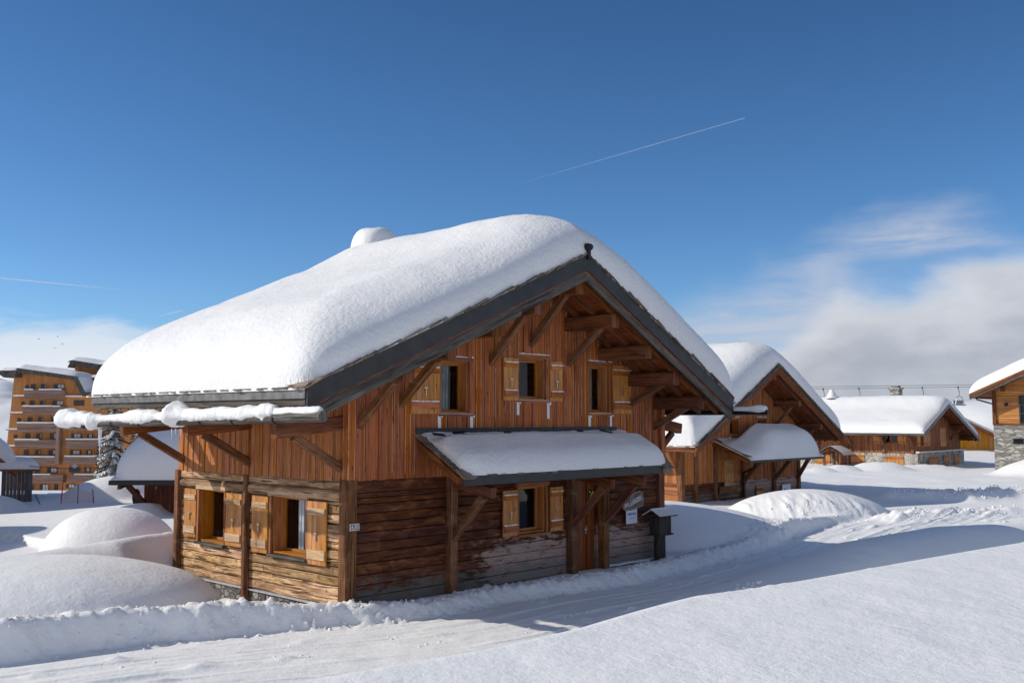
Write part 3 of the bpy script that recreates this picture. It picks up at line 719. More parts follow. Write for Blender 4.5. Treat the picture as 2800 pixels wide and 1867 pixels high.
def roof_frame(par, X, Zr, y0, y1, purl, soffmat='soffit', beam='beam', pend=1.55, ph=.3, pw=.22, raf=.55, body=.34, rafh=.17, pside=None, ybw=0., pback=None):
    xl, xm, xr = X; zl, zm, zr = Zr
    d = MB()
    for (xa, za, xb, zb) in ((xm, zm, xl, zl), (xm, zm, xr, zr)): planks_slope(d, xa, za, xb, zb, y0 + .03, y1, .17, .03, body)
    d.build('soffit', soffmat, par)
    t = MB()     # roof body above the soffit
    for (xa, za, xb, zb) in ((xm, zm, xl, zl), (xm, zm, xr, zr)): 
        L = math.hypot(xb - xa, zb - za); dx, dz = (xb - xa) / L, (zb - za) / L; nrm = Vector((-dz, 0, dx)); nrm = nrm if nrm.z > 0 else -nrm
        th = body - .03; a = Vector((xa, 0, za)) - nrm * (th / 2 + .005); b = Vector((xb, 0, zb)) - nrm * (th / 2 + .005); m = (y0 + y1) / 2 + .03
        b = b - Vector((dx, 0, dz)) * .04; a = a
        t.beam((a.x, m, a.z), (b.x, m, b.z), y1 - y0 - .06, th, up=nrm)
    t.build('roof_deck', 'shake', par)
    def rz(x): return zm + (x - xm) * ((zm - zl) / (xm - xl) if x < xm else (zr - zm) / (xr - xm))
    y = y0 + .32
    while y < ybw - .1:
        r = MB()
        for (xa, za, xb, zb) in ((xm, zm, xl + .1, rz(xl + .1)), (xm, zm, xr - .1, rz(xr - .1))):
            L = math.hypot(xb - xa, zb - za); dx, dz = (xb - xa) / L, (zb - za) / L; nrm = Vector((-dz, 0, dx)); nrm = nrm if nrm.z > 0 else -nrm
            dd = nrm * (body + .015 + rafh / 2)
            r.beam(Vector((xa, y, za)) - dd, Vector((xb, y, zb)) - dd, .1, rafh, up=nrm)
        r.build('rafter', beam, par); y += raf
    for x in purl:
        z = rz(x) - body - rafh - .04 - ph / 2
        m = MB(); m.beam((x, .1 if pback is None else pback, z), (x, -pend, z), pw, ph, ch=.02); m.build('purlin', beam, par)
    return rz
def fascias(par, X, Zr, y0, y1, h1=.36, h2=.23, m1='metal_dark', m2='oldgrey', th=.05, leftlog=False, eave=True, eavemat='metal_grey', eh=.2, scallop=0):
    xl, xm, xr = X; zl, zm, zr = Zr
    def run(nm, zo, h, th, yy, mat, extra=0.):
        for (xa, za, xb, zb) in ((xm, zm, xl, zl), (xm, zm, xr, zr)):
            m = MB(); s = 1 if xb > xa else -1; n = 1
            sl = (zb - za) / (xb - xa)
            xb2 = xb + s * extra; zb2 = zb + s * extra * sl
            pts = [(xa, yy, za - zo - h), (xb2, yy, zb2 - zo - h), (xb2, yy, zb2 - zo), (xa, yy, za - zo)]
            if scallop and nm == 'fascia':
                k = int(abs(xb2 - xa) / .16); low = []
                for i in range(k):
                    for q, dz in ((.0, .0), (.25, -.035), (.5, -.05), (.75, -.035)):
                        f_ = (i + q) / k; low.append((xa + (xb2 - xa) * f_, yy, za + (zb2 - za) * f_ - zo - h + dz + .03))
                pts = low + [(xb2, yy, zb2 - zo - h), (xb2, yy, zb2 - zo), (xa, yy, za - zo)]
            # grain along the board
            L = math.hypot(xb2 - xa, zb2 - za)
            b0 = len(m.v); N = len(pts)
            for p_ in pts: m.v.append(Vector(p_))
            for p_ in pts: m.v.append(Vector(p_) + Vector((0, th, 0)))
            uv = [(abs(p_[0] - xa) * L / abs(xb2 - xa), p_[2] - (za + (p_[0] - xa) * sl)) for p_ in pts]
            r = random.random(); rev = (s < 0)
            f1 = tuple(range(b0, b0 + N)); f2 = tuple(range(b0 + N, b0 + 2 * N))[::-1]
            if rev: m.face(f1[::-1], uv[::-1], [(.5, .5)] * N, r); m.face(f2[::-1], uv, [(.5, .5)] * N, r)
            else: m.face(f1, uv, [(.5, .5)] * N, r); m.face(f2, uv[::-1], [(.5, .5)] * N, r)
            for i in range(N):
                j = (i + 1) % N; q = (b0 + i, b0 + N + i, b0 + N + j, b0 + j); uq = [uv[i], (uv[i][0], uv[i][1] + th), (uv[j][0], uv[j][1] + th), uv[j]]
                if rev: q = q[::-1]; uq = uq[::-1]
                m.face(q, uq, [(.5, .5)] * 4, r)
            m.build(nm, mat, par)
    run('fascia', 0., h1, th, y0, m1)
    if h2: run('bargeboard', h1 - .0, h2, th, y0 + .035, m2)
    if eave:
        for x, z, s in ((xl, zl, -1), (xr, zr, 1)):
            e = MB(); e.box(x + s * .012 - .012, x + s * .012 + .012, y0 + .055, y1, z - eh, z - .0, 'y'); e.build('eave_board', eavemat, par)
            e = MB(); e.box(x - s * .03 - .02, x - s * .03 + .02, y0 + .09, y1, z - eh - .12, z - eh - .003, 'y'); e.build('eave_board', m2 or m1, par)
def brace(par, a, b, w=.15, h=.17, mat='post'):
    m = MB(); a = Vector(a); b = Vector(b); m.beam(a, b, w, h, ch=.02); return m.build('brace', mat, par)
def snow_tube(name, par, a, b, rad, off, na=260, nr=22, seed=0., mat='snow_roof', rough=.25):
    """lumpy snow lying along a rail; rad(t), off(t) -> vertical offset"""
    a = Vector(a); b = Vector(b); L = (b - a).length; d = (b - a) / L; A = Vector((d.y, -d.x, 0)).normalized()
    t = np.linspace(0, 1, na); th = np.linspace(0, 2 * math.pi, nr)
    T, TH = np.meshgrid(t, th, indexing='ij')
    r = np.array([rad(x) for x in t])[:, None]; o = np.array([off(x) for x in t])[:, None]
    endf = np.sqrt(np.clip(1 - np.maximum((.012 - T) / .012, 0) ** 2, 0, 1)) * np.sqrt(np.clip(1 - np.maximum((T - .988) / .012, 0) ** 2, 0, 1))
    n = fbm(T * L * 2.4 + seed, np.cos(TH) * 1.3 + 3, 4) * 2 * rough + fbm(T * L * 7 + seed, np.sin(TH) * 2.5, 3) * rough * .7
    rr = r * endf * (1 + n)
    X = a.x + d.x * T * L + A.x * rr * np.cos(TH); Y = a.y + d.y * T * L + A.y * rr * np.cos(TH); Z = a.z + d.z * T * L + o + rr * np.sin(TH) * np.where(np.sin(TH) < 0, .8, 1.)
    return grid_obj(name, X, Y, Z, mat, par)
def text_obj(name, txt, size, loc, rot, mat, par, shear=0., ext=.004, align='CENTER'):
    cu = bpy.data.curves.new(name, 'FONT'); cu.body = txt; cu.size = size; cu.extrude = ext; cu.shear = shear; cu.align_x = align; cu.align_y = 'CENTER'
    tmp = bpy.data.objects.new('t', cu); COL.objects.link(tmp); dg = bpy.context.evaluated_depsgraph_get(); dg.update()
    me = bpy.data.meshes.new_from_object(tmp.evaluated_get(dg)); bpy.data.objects.remove(tmp)
    me.materials.clear(); me.materials.append(M[mat])
    o = bpy.data.objects.new(name, me); COL.objects.link(o); o.location = loc; o.rotation_euler = rot; o.parent = par
    return o
# ============================================================ main chalet
CH = root('chalet', 'large nearest brown timber chalet with a thick rounded snow cap and dark gable boards', 'chalet', (CX, CY, 0), YAW)
X1 = (-2.2, 5.33, 11.45); Z1 = (4.24, 7.41, 4.24); Y0, Y1 = -1.8, 6.65
WX, WY = 10.55, 6.65
def rz1(x): return Z1[1] + (x - X1[1]) * ((Z1[1] - Z1[0]) / (X1[1] - X1[0]) if x < X1[1] else (Z1[2] - Z1[1]) / (X1[2] - X1[1]))
FR, SD = FRONT(0), SIDE(0)
up_h = [(2.42, 3.28, 3.82, 4.95), (4.88, 5.84, 4.15, 5.12), (7.5, 8.27, 3.85, 5.06)]
lo_h = [(4.89, 5.83, 1.04, 2.12), (6.9, 7.85, -.2, 2.16)]
sd_h = [(4.49, 5.62, .86, 2.06), (1.28, 2.56, .86, 2.06)]
BB = 2.47
# upper cladding
m = MB(); siding_v(m, FR, -.02, WX + .02, BB, lambda x: rz1(x) - .2, up_h, wmin=.1, wmax=.2, th=.05, o0=.06, step=.022, rag=.015); m.build('gable_cladding', 'clad', CH)
m = MB(); siding_v(m, SD, -.01, WY, BB, lambda y: rz1(0) - .4, [], wmin=.10, wmax=.17, th=.05, o0=.06, step=.02, rag=.015); m.build('side_cladding', 'clad_side', CH)
# lower log walls
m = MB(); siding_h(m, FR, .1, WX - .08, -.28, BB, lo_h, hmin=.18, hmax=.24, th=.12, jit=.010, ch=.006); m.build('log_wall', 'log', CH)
m = MB(); siding_h(m, SD, .1, WY - .05, .0, BB - .42, sd_h, hmin=.15, hmax=.21, th=.12, jit=.03, ch=.018)
m.log(SD[0](.1, -.01, BB - .30), SD[0](3.45, -.01, BB - .30), .115, 10); m.log(SD[0](3.6, -.01, BB - .30), SD[0](WY - .1, -.01, BB - .30), .11, 10)
m.beam(SD[0](.1, .0, BB - .09), SD[0](3.45, .0, BB - .09), .14, .17, ch=.02); m.beam(SD[0](3.6, .0, BB - .09), SD[0](WY - .1, .0, BB - .09), .14, .17, ch=.02)
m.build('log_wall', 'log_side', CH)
# hidden walls and inner lining
m = MB()
backing(m, FR, .05, WX - .05, -.3, lambda x: rz1(x) - .3, up_h + lo_h, -.12); backing(m, SD, .05, WY - .05, -.3, rz1(0) - .3, sd_h, -.12)
m.box(WX - .1, WX, 0.12, WY, -.4, rz1(WX) - .4, 'y'); m.build('inner_wall', 'room', CH)
m = MB(); siding_v(m, SIDE(WX + .05), 0, WY, -.2, rz1(WX) - .36, [], o0=0); 
siding_v(m, FRONT(WY + .05), 0, WX, -.2, lambda x: rz1(x) - .3, [], o0=0); m.build('rear_cladding', 'clad', CH)
# stone footing
m = MB(); m.box(.0, .3, .02, WY, -.9, -.005, 'y'); m.build('stone_footing', 'stone', CH)
m = MB(); m.box(-.045, .1, .1, WY - .1, -.035, -.003, 'y'); m.build('sill_ledge', 'concrete', CH)
m = MB(); m.box(7.95, WX + .2, -.2, -.07, -.45, -.05, 'x', nseg=6, jit=.01); m.build('stone_plinth', 'stone', CH)
m = MB(); m.box(7.97, WX + .18, -.19, -.04, -.05, .0, 'x', ch=.02, nseg=16, jit=.012); m.build('plinth_snow', 'snow_roof', CH)
# posts
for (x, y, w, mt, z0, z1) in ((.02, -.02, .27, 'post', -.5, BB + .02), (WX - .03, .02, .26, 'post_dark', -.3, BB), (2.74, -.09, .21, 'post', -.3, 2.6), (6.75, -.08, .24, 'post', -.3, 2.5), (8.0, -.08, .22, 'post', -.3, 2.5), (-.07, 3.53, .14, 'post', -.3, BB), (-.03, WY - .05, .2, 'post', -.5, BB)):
    m = MB(); m.beam((x, y, z0), (x, y, z1), w, w, up=(0, 1, 0), ch=.025, nseg=5, jit=.004); m.build('post', mt, CH)
for x, y in ((.0, -.065), (WX, -.065)): 
    m = MB(); m.beam((x, y, BB), (x, y, rz1(x) - .4), .17, .17, up=(0, 1, 0)); m.build('corner_board', 'clad', CH)
m = MB(); m.box(-.12, -.06, 3.44, 3.56, BB, rz1(0) - .4, 'z'); m.build('corner_board', 'clad_side', CH)
# doors and windows
for i, (a, b, c, d) in enumerate(up_h):
    window(CH, FR, a, b, c, d, depth=.2, frost=True, curtain=[(a - .15, a + .28)] if i == 1 else [(a - .15, a + .55)], onecase=True, cmat='curtain' if i == 1 else 'curtain_dim')
shutter(CH, FR, 1.53, 2.34, 3.8, 4.9, .12, True); shutter(CH, FR, 4.32, 4.80, 4.12, 5.1, .12, True); shutter(CH, FR, 5.93, 6.38, 4.12, 5.08, .12, True); shutter(CH, FR, 8.38, 9.15, 3.83, 5.08, .12, True)
a, b, c, d = lo_h[0]; window(CH, FR, a, b, c, d, depth=.2, curtain=[(a - .2, a + .38)], frost=False, cmat='curtain_dim', onecase=True)
shutter(CH, FR, 4.33, 4.8, 1.02, 2.06, .1, True); shutter(CH, FR, 5.94, 6.4, 1.02, 2.06, .1, True)
for (a, b, c, d) in sd_h: window(CH, SD, a, b, c, d, depth=.24, header='plank_pale', sillmat='oldgrey', curtain=[(b - .62, b - .45)], onecase=True)
shutter(CH, SD, 5.72, 6.27, .92, 2.03, .08, bat='plank_pale'); shutter(CH, SD, 3.72, 4.38, .86, 2.03, .08, bat='plank_pale')
shutter(CH, SD, 2.68, 3.29, .82, 2.03, .08, bat='plank_pale'); shutter(CH, SD, .56, 1.2, .76, 2.03, .08, bat='plank_pale')
dm = MB()
for i in range(5): dm.box(6.93 + i * .125, 6.93 + (i + 1) * .125 - .003, .14, .19, -.3, 2.12, 'z')
door = dm.build('door', 'door', CH)
m = MB(); m.box(7.5, 7.53, .1, .15, .82, 1.02, 'z'); m.box(7.4, 7.52, .06, .09, .93, .955, 'x'); m.build('handle', 'brass', door)
m = MB(); m.box(7.565, 7.60, .1, .2, -.3, 2.14, 'z'); m.box(7.60, 7.87, .12, .17, -.3, 2.14, 'z'); m.box(6.87, 6.92, -.02, .2, -.3, 2.14, 'z'); m.box(7.87, 7.91, -.02, .2, -.3, 2.14, 'z'); m.box(6.87, 7.91, -.02, .2, 2.14, 2.22, 'x'); m.build('door_frame', 'door', CH)
m = MB(); m.box(6.5, 8.2, .22, .26, -.3, 2.3, 'z'); m.build('door_backing', 'room', CH)
# sticker on the fixed door leaf
m = MB(); m.box(7.635, 7.815, .108, .118, 1.62, 1.90, 'z'); stk = m.build('sticker', 'black', CH)
m = MB(); m.prism((7.64, .1, 1.66), (7.81, .1, 1.87), [(-.004, -.022), (.004, -.022), (.004, .022), (-.004, .022)], up=(0, 0, 1)); m.build('stripe', 'yellow', stk)
m = MB(); m.box(7.65, 7.70, .100, .106, 1.84, 1.87, 'z'); m.build('mark', 'white_paint', stk)
# roof
rz_ = roof_frame(CH, X1, Z1, Y0, Y1, [.25, 1.35, 2.65, 3.95, 5.33, 6.65, 7.95, 9.15, 10.3], pend=1.55, ph=.33, pw=.28)
fascias(CH, X1, Z1, Y0, Y1)
m = MB(); m.log((-1.9, Y0 + .12, 3.83), (3.15, Y0 + .12, 5.95), .115, 9, taper=.9); m.build('verge_pole', 'oldgrey', CH)
shakes(CH, X1, Z1, Y0, Y1)
roof_snow(CH, X1, Z1, Y0, Y1 + .25, T=(1.16, 1.46), k=.46, Rx=(2.35, 1.0), Rf=2.0, Rfr=1.0, bs=.72, over_r=.25, Rb=1.1, nx=190, ny=120, seed=1.3, p=2.15)
# chimney with its own cap of snow
m = MB(); m.box(5.2, 6.1, 5.7, 6.5, 6.4, 8.2, 'z'); chm = m.build('chimney', 'stone', CH)
t = np.linspace(0, math.pi / 2, 14); ph = np.linspace(0, 2 * math.pi, 29); TT, PH = np.meshgrid(t, ph)
def sg(v, e): return np.sign(v) * np.abs(v) ** e
grid_obj('snow_cap', 5.55 + .70 * sg(np.cos(TT), .6) * sg(np.cos(PH), .7), 6.15 + .6 * sg(np.cos(TT), .6) * sg(np.sin(PH), .7), 8.24 + .85 * sg(np.sin(TT), .8) + .03 * np.sin(PH * 3), 'snow_roof', chm)
# finial
m = MB(); m.beam((X1[1], Y0 - .03, 7.3), (X1[1], Y0 - .03, 7.66), .09, .05, up=(0, 1, 0)); m.box(X1[1] - .085, X1[1] + .085, Y0 - .09, Y0 + .05, 7.52, 7.66, 'x', ch=.045)
m.build('finial', 'iron', CH)
# gable braces: wall point -> purlin underside
for x, zb in ((.25, 3.52), (1.33, 3.95), (3.95, 4.92), (5.33, 5.42), (6.65, 5.0), (9.15, 4.05), (10.25, 3.42)):
    zt = rz1(x) - .34 - .17 - .04 - .3
    brace(CH, (x, .02, zb), (x, -1.15, zt + .02), .15, .17, 'post')
# side tie beams and braces under the long eave
for y in (.12, 3.45, 6.4):
    m = MB(); m.beam((.1, y, 3.62), (-1.62, y, 3.46), .2, .28, ch=.015); m.build('tie_beam', 'beam', CH)
    brace(CH, (-.03, y, 2.70), (-1.18, y, 3.36), .14, .17, 'post')
for y in (.12, 6.4):
    m = MB(); m.beam((WX, y, 3.6), (WX + 1.15, y, 3.42), .2, .28, ch=.015); m.build('tie_beam', 'beam', CH)
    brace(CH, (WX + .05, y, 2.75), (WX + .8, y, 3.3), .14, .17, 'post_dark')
m = MB(); m.beam((-1.45, .3, 3.72), (-1.45, Y1 - .1, 3.72), .16, .2, ch=.02); m.beam((WX + .5, -1.5, 4.02), (WX + .5, Y1, 4.02), .16, .2); m.build('eave_purlin', 'beam', CH)
# wooden gutter pole with snow, hooks and icicles
ga, gb = Vector((-2.44, -2.6, 3.73)), Vector((-2.44, 7.75, 3.56))
m = MB(); m.log(ga, gb, .095, 12, taper=.92, nseg=14, jit=.008); gut = m.build('gutter', 'oldgrey', CH)
for f in (.13, .26, .37, .49, .61, .73, .87):
    p_ = ga.lerp(gb, f); h = MB()
    for i in range(8):
        t0, t1 = math.pi * (.95 + i * .14), math.pi * (.95 + (i + 1) * .14)
        h.beam(p_ + Vector((.11 * math.cos(t0), 0, .11 * math.sin(t0))), p_ + Vector((.11 * math.cos(t1), 0, .11 * math.sin(t1))), .03, .015)
    h.beam(p_ + Vector((.1, 0, .0)), p_ + Vector((.3, 0, .3)), .03, .015); h.build('hook', 'iron', gut)
LY = lambda Y: (Y + 2.6) / 10.35
def grad(t):
    r = .125 + .02 * math.sin(t * 23)
    if t < LY(-1.25): r = .085
    for c, w, h in ((LY(2.25), .028, .17), (LY(5.75), .018, .10), (LY(7.3), .04, .14), (LY(6.6), .02, .05), (LY(-.3), .03, .06), (LY(-.95), .018, .07), (LY(3.6), .05, .03)): r += h * math.exp(-((t - c) / w) ** 2)
    return r
def goff(t):
    r = .085
    for c, w, h in ((LY(2.25), .028, .02), (LY(5.75), .018, -.06), (LY(7.3), .04, .03)): r += h * math.exp(-((t - c) / w) ** 2)
    return r
snow_tube('snow_lump', gut, ga + Vector((0, .05, 0)), gb + Vector((0, .12, 0)), grad, goff, seed=4, na=420, nr=26, rough=.2)
ic = MB()
for (Y, l, r) in ((5.66, .62, .028), (5.74, .36, .02), (5.60, .18, .015), (2.1, .16, .014), (2.3, .12, .012), (2.45, .2, .012)):
    z = 3.46 if Y > 4 else 3.5; ic.prism((-2.44, Y, z), (-2.44, Y, z - l), [(r * math.cos(i), r * math.sin(i)) for i in np.linspace(0, 5.2, 6)], up=(0, 1, 0), taper=.1, nseg=3, jit=.003)
ic.build('icicle', plain('ice', (.75, .82, .88), .12, 0, .8, .03), gut)
# metal pipe poking out beyond the right verge with a bar of snow on it
m = MB(); m.log((11.62, -2.75, 3.87), (11.62, 6.5, 3.85), .07, 12); gp = m.build('gutter', 'iron', CH)
snow_tube('snow_lump', gp, (11.62, -2.7, 3.87), (11.62, -1.3, 3.87), lambda t: .075 + .05 * math.exp(-((t - .16) / .16) ** 2), lambda t: .07, na=60, seed=9, rough=.08)
# ------------------------------------------------------------ porch roof
PX0, PX1, PO, PZ0, PZ1 = 1.75, 8.88, 1.46, 3.40, 2.56
m = MB()
k = 9
for i in range(k):
    a, b = i / k, (i + 1) / k; ya, yb = -PO * a, -PO * b; za, zb = PZ0 + (PZ1 - PZ0) * a, PZ0 + (PZ1 - PZ0) * b
    nrm = Vector((0, -(PZ0 - PZ1), PO)).normalized(); c = Vector((0, (ya + yb) / 2, (za + zb) / 2)) - nrm * .05
    m.beam((PX0 + .03, c.y, c.z), (PX1 - .03, c.y, c.z), math.hypot(yb - ya, zb - za) + .003, .04, up=nrm)
m.build('porch_deck', 'soffit', CH)
m = MB(); x = PX0
while x < PX1:
    w = random.uniform(.12, .24); nrm = Vector((0, -(PZ0 - PZ1), PO)).normalized(); sdir = Vector((0, -PO, PZ1 - PZ0)).normalized()
    e = Vector((x + w / 2, -PO, PZ1)) + sdir * random.uniform(.0, .07) + nrm * random.uniform(-.015, .02); m.beam(e - sdir * .3, e, w * .97, .022, up=nrm); x += w
for xs in (PX0, PX1):
    c = 0
    while c < 1.62:
        l = random.uniform(.2, .36); sdir = Vector((0, -PO, PZ1 - PZ0)).normalized(); nrm = Vector((0, -(PZ0 - PZ1), PO)).normalized()
        a = Vector((xs + (.1 if xs < 3 else -.14), 0, PZ0)) + sdir * c + nrm * .03; m.beam(a, a + sdir * l - nrm * .03, .3 + random.uniform(0, .08), .02, up=nrm); c += l * .7
m.build('porch_shingles', 'shake', CH)
m = MB(); m.box(PX0 + .0, PX1, -PO - .045, -PO - .02, PZ1 - .21, PZ1 - .01, 'x'); m.build('porch_fascia', 'metal_dark', CH)
m = MB(); m.box(PX1 - .3, PX1 + .02, -PO - .062, -PO - .048, PZ1 - .205, PZ1 + .01, 'x'); m.build('porch_fascia', 'metal_grey', CH)
m = MB()
siding_v(m, FR, PX0 - .05, PX1 - .35, PZ0 - .04, PZ0 + .10, [], wmin=.15, wmax=.3, th=.02, o0=.11, step=.004)
m.build('flashing', 'metal_dark', CH)
for xs in (PX0 + .03, PX1 - .05, 2.74, 6.75, 8.0):
    nrm = Vector((0, -(PZ0 - PZ1), PO)).normalized(); a = Vector((xs, 0, PZ0)) - nrm * .15; b = Vector((xs, -PO + .05, PZ1 + .03)) - nrm * .15
    m = MB(); m.beam(a, b, .09, .15, up=nrm); m.build('porch_rafter', 'beam', CH)
for xs in (2.74, 6.75, 8.0):
    m = MB(); m.beam((xs, -.05, 2.36), (xs, -1.36, 2.16), .17, .22, ch=.015); m.build('porch_beam', 'beam', CH)
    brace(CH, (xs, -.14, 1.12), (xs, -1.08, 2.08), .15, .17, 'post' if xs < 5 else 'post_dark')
m = MB(); m.beam((PX0 + .2, -1.25, 2.45), (PX1 - .2, -1.25, 2.45), .12, .14); m.build('porch_plate', 'beam', CH)
def snow_shed(par, x0, x1, o1, za, zb, T0, T1, vs, Rx=.35, Re=.3, name='snow_layer', bulge=0., xb=None, nx=150, ny=60, Rw=.05, seed=0):
    """snow on a lean-to: v=0 at the wall, 1 at the eave; thickness T0 near the wall, T1 near the eave, step at vs"""
    xs = np.unique(np.concatenate([np.linspace(x0 - .03, x1 + .03, nx), x0 - .03 + np.array([.01, .03, .06]), x1 + .03 - np.array([.01, .03, .06])])); vs_ = np.unique(np.concatenate([np.linspace(0, 1.03, ny), 1.03 - np.array([.005, .01, .02, .035])]))
    XX, V = np.meshgrid(xs, vs_); L = math.hypot(o1, za - zb)
    wob = .05 * fbm(XX * .6 + seed, V * 0, 3)
    T = T0 + (T1 - T0) * sst(vs - .16, vs + .14, V + wob) + .03 * fbm(XX * 1.3 + seed, V * 2, 3)
    if xb is not None: T = T + bulge * sst(xb[0], xb[1], XX) * sst(xb[3], xb[2], XX) * sst(.1, .4, V)
    a = np.clip(np.maximum(1 - (XX - (x0 - .03)) / Rx, 1 - (x1 + .03 - XX) / Rx), 0, 1); b = np.clip(1 - (1.03 - V) * L / Re, 0, 1)
    c = np.clip(1 - V * L / Rw, 0, 1)
    q = np.clip(a ** 2.2 + np.maximum(b, c) ** 2.2, 0, 1); pr = (1 - q) ** (1 / 2.2)
    zr = za + (zb - za) * V
    Z = zr + .02 + T * pr
    Z[0] = zr[0] - .03; Z[-1] = zr[-1] - .03; Z[:, 0] = zr[:, 0] - .03; Z[:, -1] = zr[:, -1] - .03
    return grid_obj(name, XX, -o1 * V, Z, 'snow_roof', par)
snow_shed(CH, PX0 + .12, PX1 + .03, PO, PZ0, PZ1, .05, .34, .36, Rx=.5, Re=.4, seed=2)
for (x, v, w, d, rt) in ((2.25, .14, .30, .12, .2), (2.95, .08, .5, .1, -.25), (3.1, .16, .3, .06, .3), (4.4, .12, .22, .06, 0), (5.6, .06, .25, .05, .1), (7.0, .1, .22, .05, 0), (8.0, .12, .42, .1, .35), (8.35, .05, .3, .12, -.2)):
    m = MB(); c = Vector((x, -PO * v, PZ0 + (PZ1 - PZ0) * v + .075)); dr = Vector((math.cos(rt), -math.sin(rt) * .8, -math.sin(rt) * .5)); m.beam(c - dr * w / 2, c + dr * w / 2, d, .03, up=(0, -.4, 1)); m.build('slate', 'metal_dark', CH)

# ------------------------------------------------------------ signs and letter box (things of their own)
mt = Matrix.Translation((CX, CY, 0)) @ Matrix.Rotation(YAW, 4, 'Z')
def at_ch(x, y, z): return tuple(mt @ Vector((x, y, z)))
s1 = root('house_number_plate', 'small white edged plate reading 630 on the near corner post', 'number plate', at_ch(.07, -.175, 1.58), YAW)
m = MB(); m.box(-.115, .115, -.006, .006, -.065, .065, 'x'); m.build('plate', 'white_paint', s1)
m = MB(); m.box(-.103, .103, -.0095, -.0065, -.053, .053, 'x'); m.build('panel', plain('brown_panel', (.09, .04, .025), .5), s1)
text_obj('lettering', '630', .115, (0, -.012, 0), (R(90), 0, 0), 'white_paint', s1)
SGN = .86
s2 = root('name_board', 'rough edged grey wooden board with the white script name of the chalet', 'name sign', at_ch(9.18, -.12, 1.56), YAW)
nb = MB(); out = [(x_ * SGN, z_ * SGN) for x_, z_ in [(-.50, -.22), (-.36, -.27), (0, -.26), (.30, -.2), (.46, -.17), (.50, .0), (.46, .20), (.34, .27), (.1, .23), (-.15, .14), (-.35, .06), (-.50, -.08)]]
nb.poly([(x, 0, z) for x, z in out], .03, (0, 1, 0)); nb.build('board', 'sign_wood', s2)
for i in range(len(out)):
    (x, z), (x2, z2) = out[i], out[(i + 1) % len(out)]; b = MB() if i == 0 else b; b.log((x, -.01, z), (x2, -.01, z2), .022, 7)
b.build('bark_edge', 'bark', s2)
text_obj('lettering', 'les Lauzes', .19, (-.02, -.012, -.01), (R(90), R(-16), 0), 'white_paint', s2, shear=.25)
m = MB(); m.beam((-.2, -.008, -.15), (.42, -.008, .03), .008, .014); m.build('underline', 'white_paint', s2)
s3 = root('paper_notice', 'white paper notice with a blue word, pinned under the name board', 'notice', at_ch(9.12, -.12, 1.16), YAW)
m = MB(); m.box(-.235, .235, -.003, .003, -.19, .19, 'x'); m.build('sheet', 'paper', s3)
random.seed(5)
m = MB(); x = -.17
for k in range(9):
    w = random.uniform(.022, .04); m.box(x, x + w, -.006, -.0035, .035 - random.uniform(0, .01), .075 + random.uniform(0, .025), 'x'); x += w + .008
m.build('ink_line', 'ink_blue', s3)
m = MB(); x = -.1
for k in range(7):
    w = random.uniform(.014, .03); m.box(x, x + w, -.006, -.0035, -.06, -.035, 'x'); x += w + .008 + (.02 if k == 3 else 0)
m.build('ink_line', 'ink_grey', s3)
mbx = root('mailbox', 'dark wooden letter box with a pitched snowy roof beside the large chalet', 'mailbox', at_ch(9.98, -.42, -.25), YAW)
m = MB(); m.box(-.27, .27, -.16, .16, .92, 1.36, 'z', ch=.008); m.box(-.31, .31, -.20, .18, .88, .92, 'x'); bx = m.build('box', 'mail_wood', mbx)
m = MB(); m.box(.272, .285, -.11, .12, .98, 1.28, 'z'); bd = m.build('door', 'oldgrey', mbx)
m = MB(); m.box(.285, .30, .08, .10, 1.12, 1.14, 'x'); m.build('knob', 'brass', bd)
for s in (-1, 1):
    m = MB(); m.beam((-.40, s * .13, 1.47), (.40, s * .13, 1.47), .34, .03, up=(0, s * .55, 1)); rf = m.build('roof', 'mail_wood', mbx)
    m = MB(); m.beam((-.41, s * .13, 1.497), (.41, s * .13, 1.497), .35, .022, up=(0, s * .55, 1)); m.build('snow_layer', 'snow_roof', rf)
m = MB(); m.box(.0, .15, -.06, .08, -.1, .9, 'z', ch=.01); m.build('post', 'mail_wood', mbx)
m = MB(); m.box(-.2, -.02, -.06, .08, -.1, .9, 'z', ch=.01); m.build('post', 'mail_wood', mbx)
# ============================================================ second chalet (same family, farther up the lane)
C2 = root('chalet', 'second chalet up the lane, its porch carrying one big bolster of snow', 'chalet', (7.34, 43.6, 0), YAW)
X2 = (-1.3, 5.75, 12.35); Z2 = (2.58, 6.25, 2.85)
def rz2(x): return Z2[1] + (x - X2[1]) * ((Z2[1] - Z2[0]) / (X2[1] - X2[0]) if x < X2[1] else (Z2[2] - Z2[1]) / (X2[2] - X2[1]))
F2, S2 = FRONT(0), SIDE(0); W2 = 10.45
h2 = [(3.95, 4.72, 2.95, 3.68), (6.45, 7.25, 2.95, 3.68)]
m = MB(); siding_v(m, F2, 0, W2, .82, lambda x: rz2(x) - .2, h2, th=.05, o0=.05, step=.02); m.build('gable_cladding', 'clad_side', C2)
m = MB(); siding_v(m, S2, 0, 8, .82, rz2(0) - .3, [], th=.05, o0=.05, step=.02); m.build('side_cladding', 'clad_side', C2)
m = MB(); siding_h(m, F2, .1, W2, -1.2, .82, [], th=.1, jit=.02); m.build('log_wall', 'log', C2)
m = MB(); siding_h(m, S2, .1, 8, -1.2, .82, [], th=.1, jit=.02); m.build('log_wall', 'clad_side', C2)
m = MB(); backing(m, F2, .05, W2, -1.2, lambda x: rz2(x) - .3, h2, -.1); backing(m, S2, .05, 8, -1.2, rz2(0) - .3, [], -.1); backing(m, FRONT(8), .05, W2, -1.2, lambda x: rz2(x) - .3, [], -.1); m.box(W2 - .1, W2, 0, 8, -1.2, rz2(W2) - .4, 'y'); m.build('inner_wall', 'trim', C2)
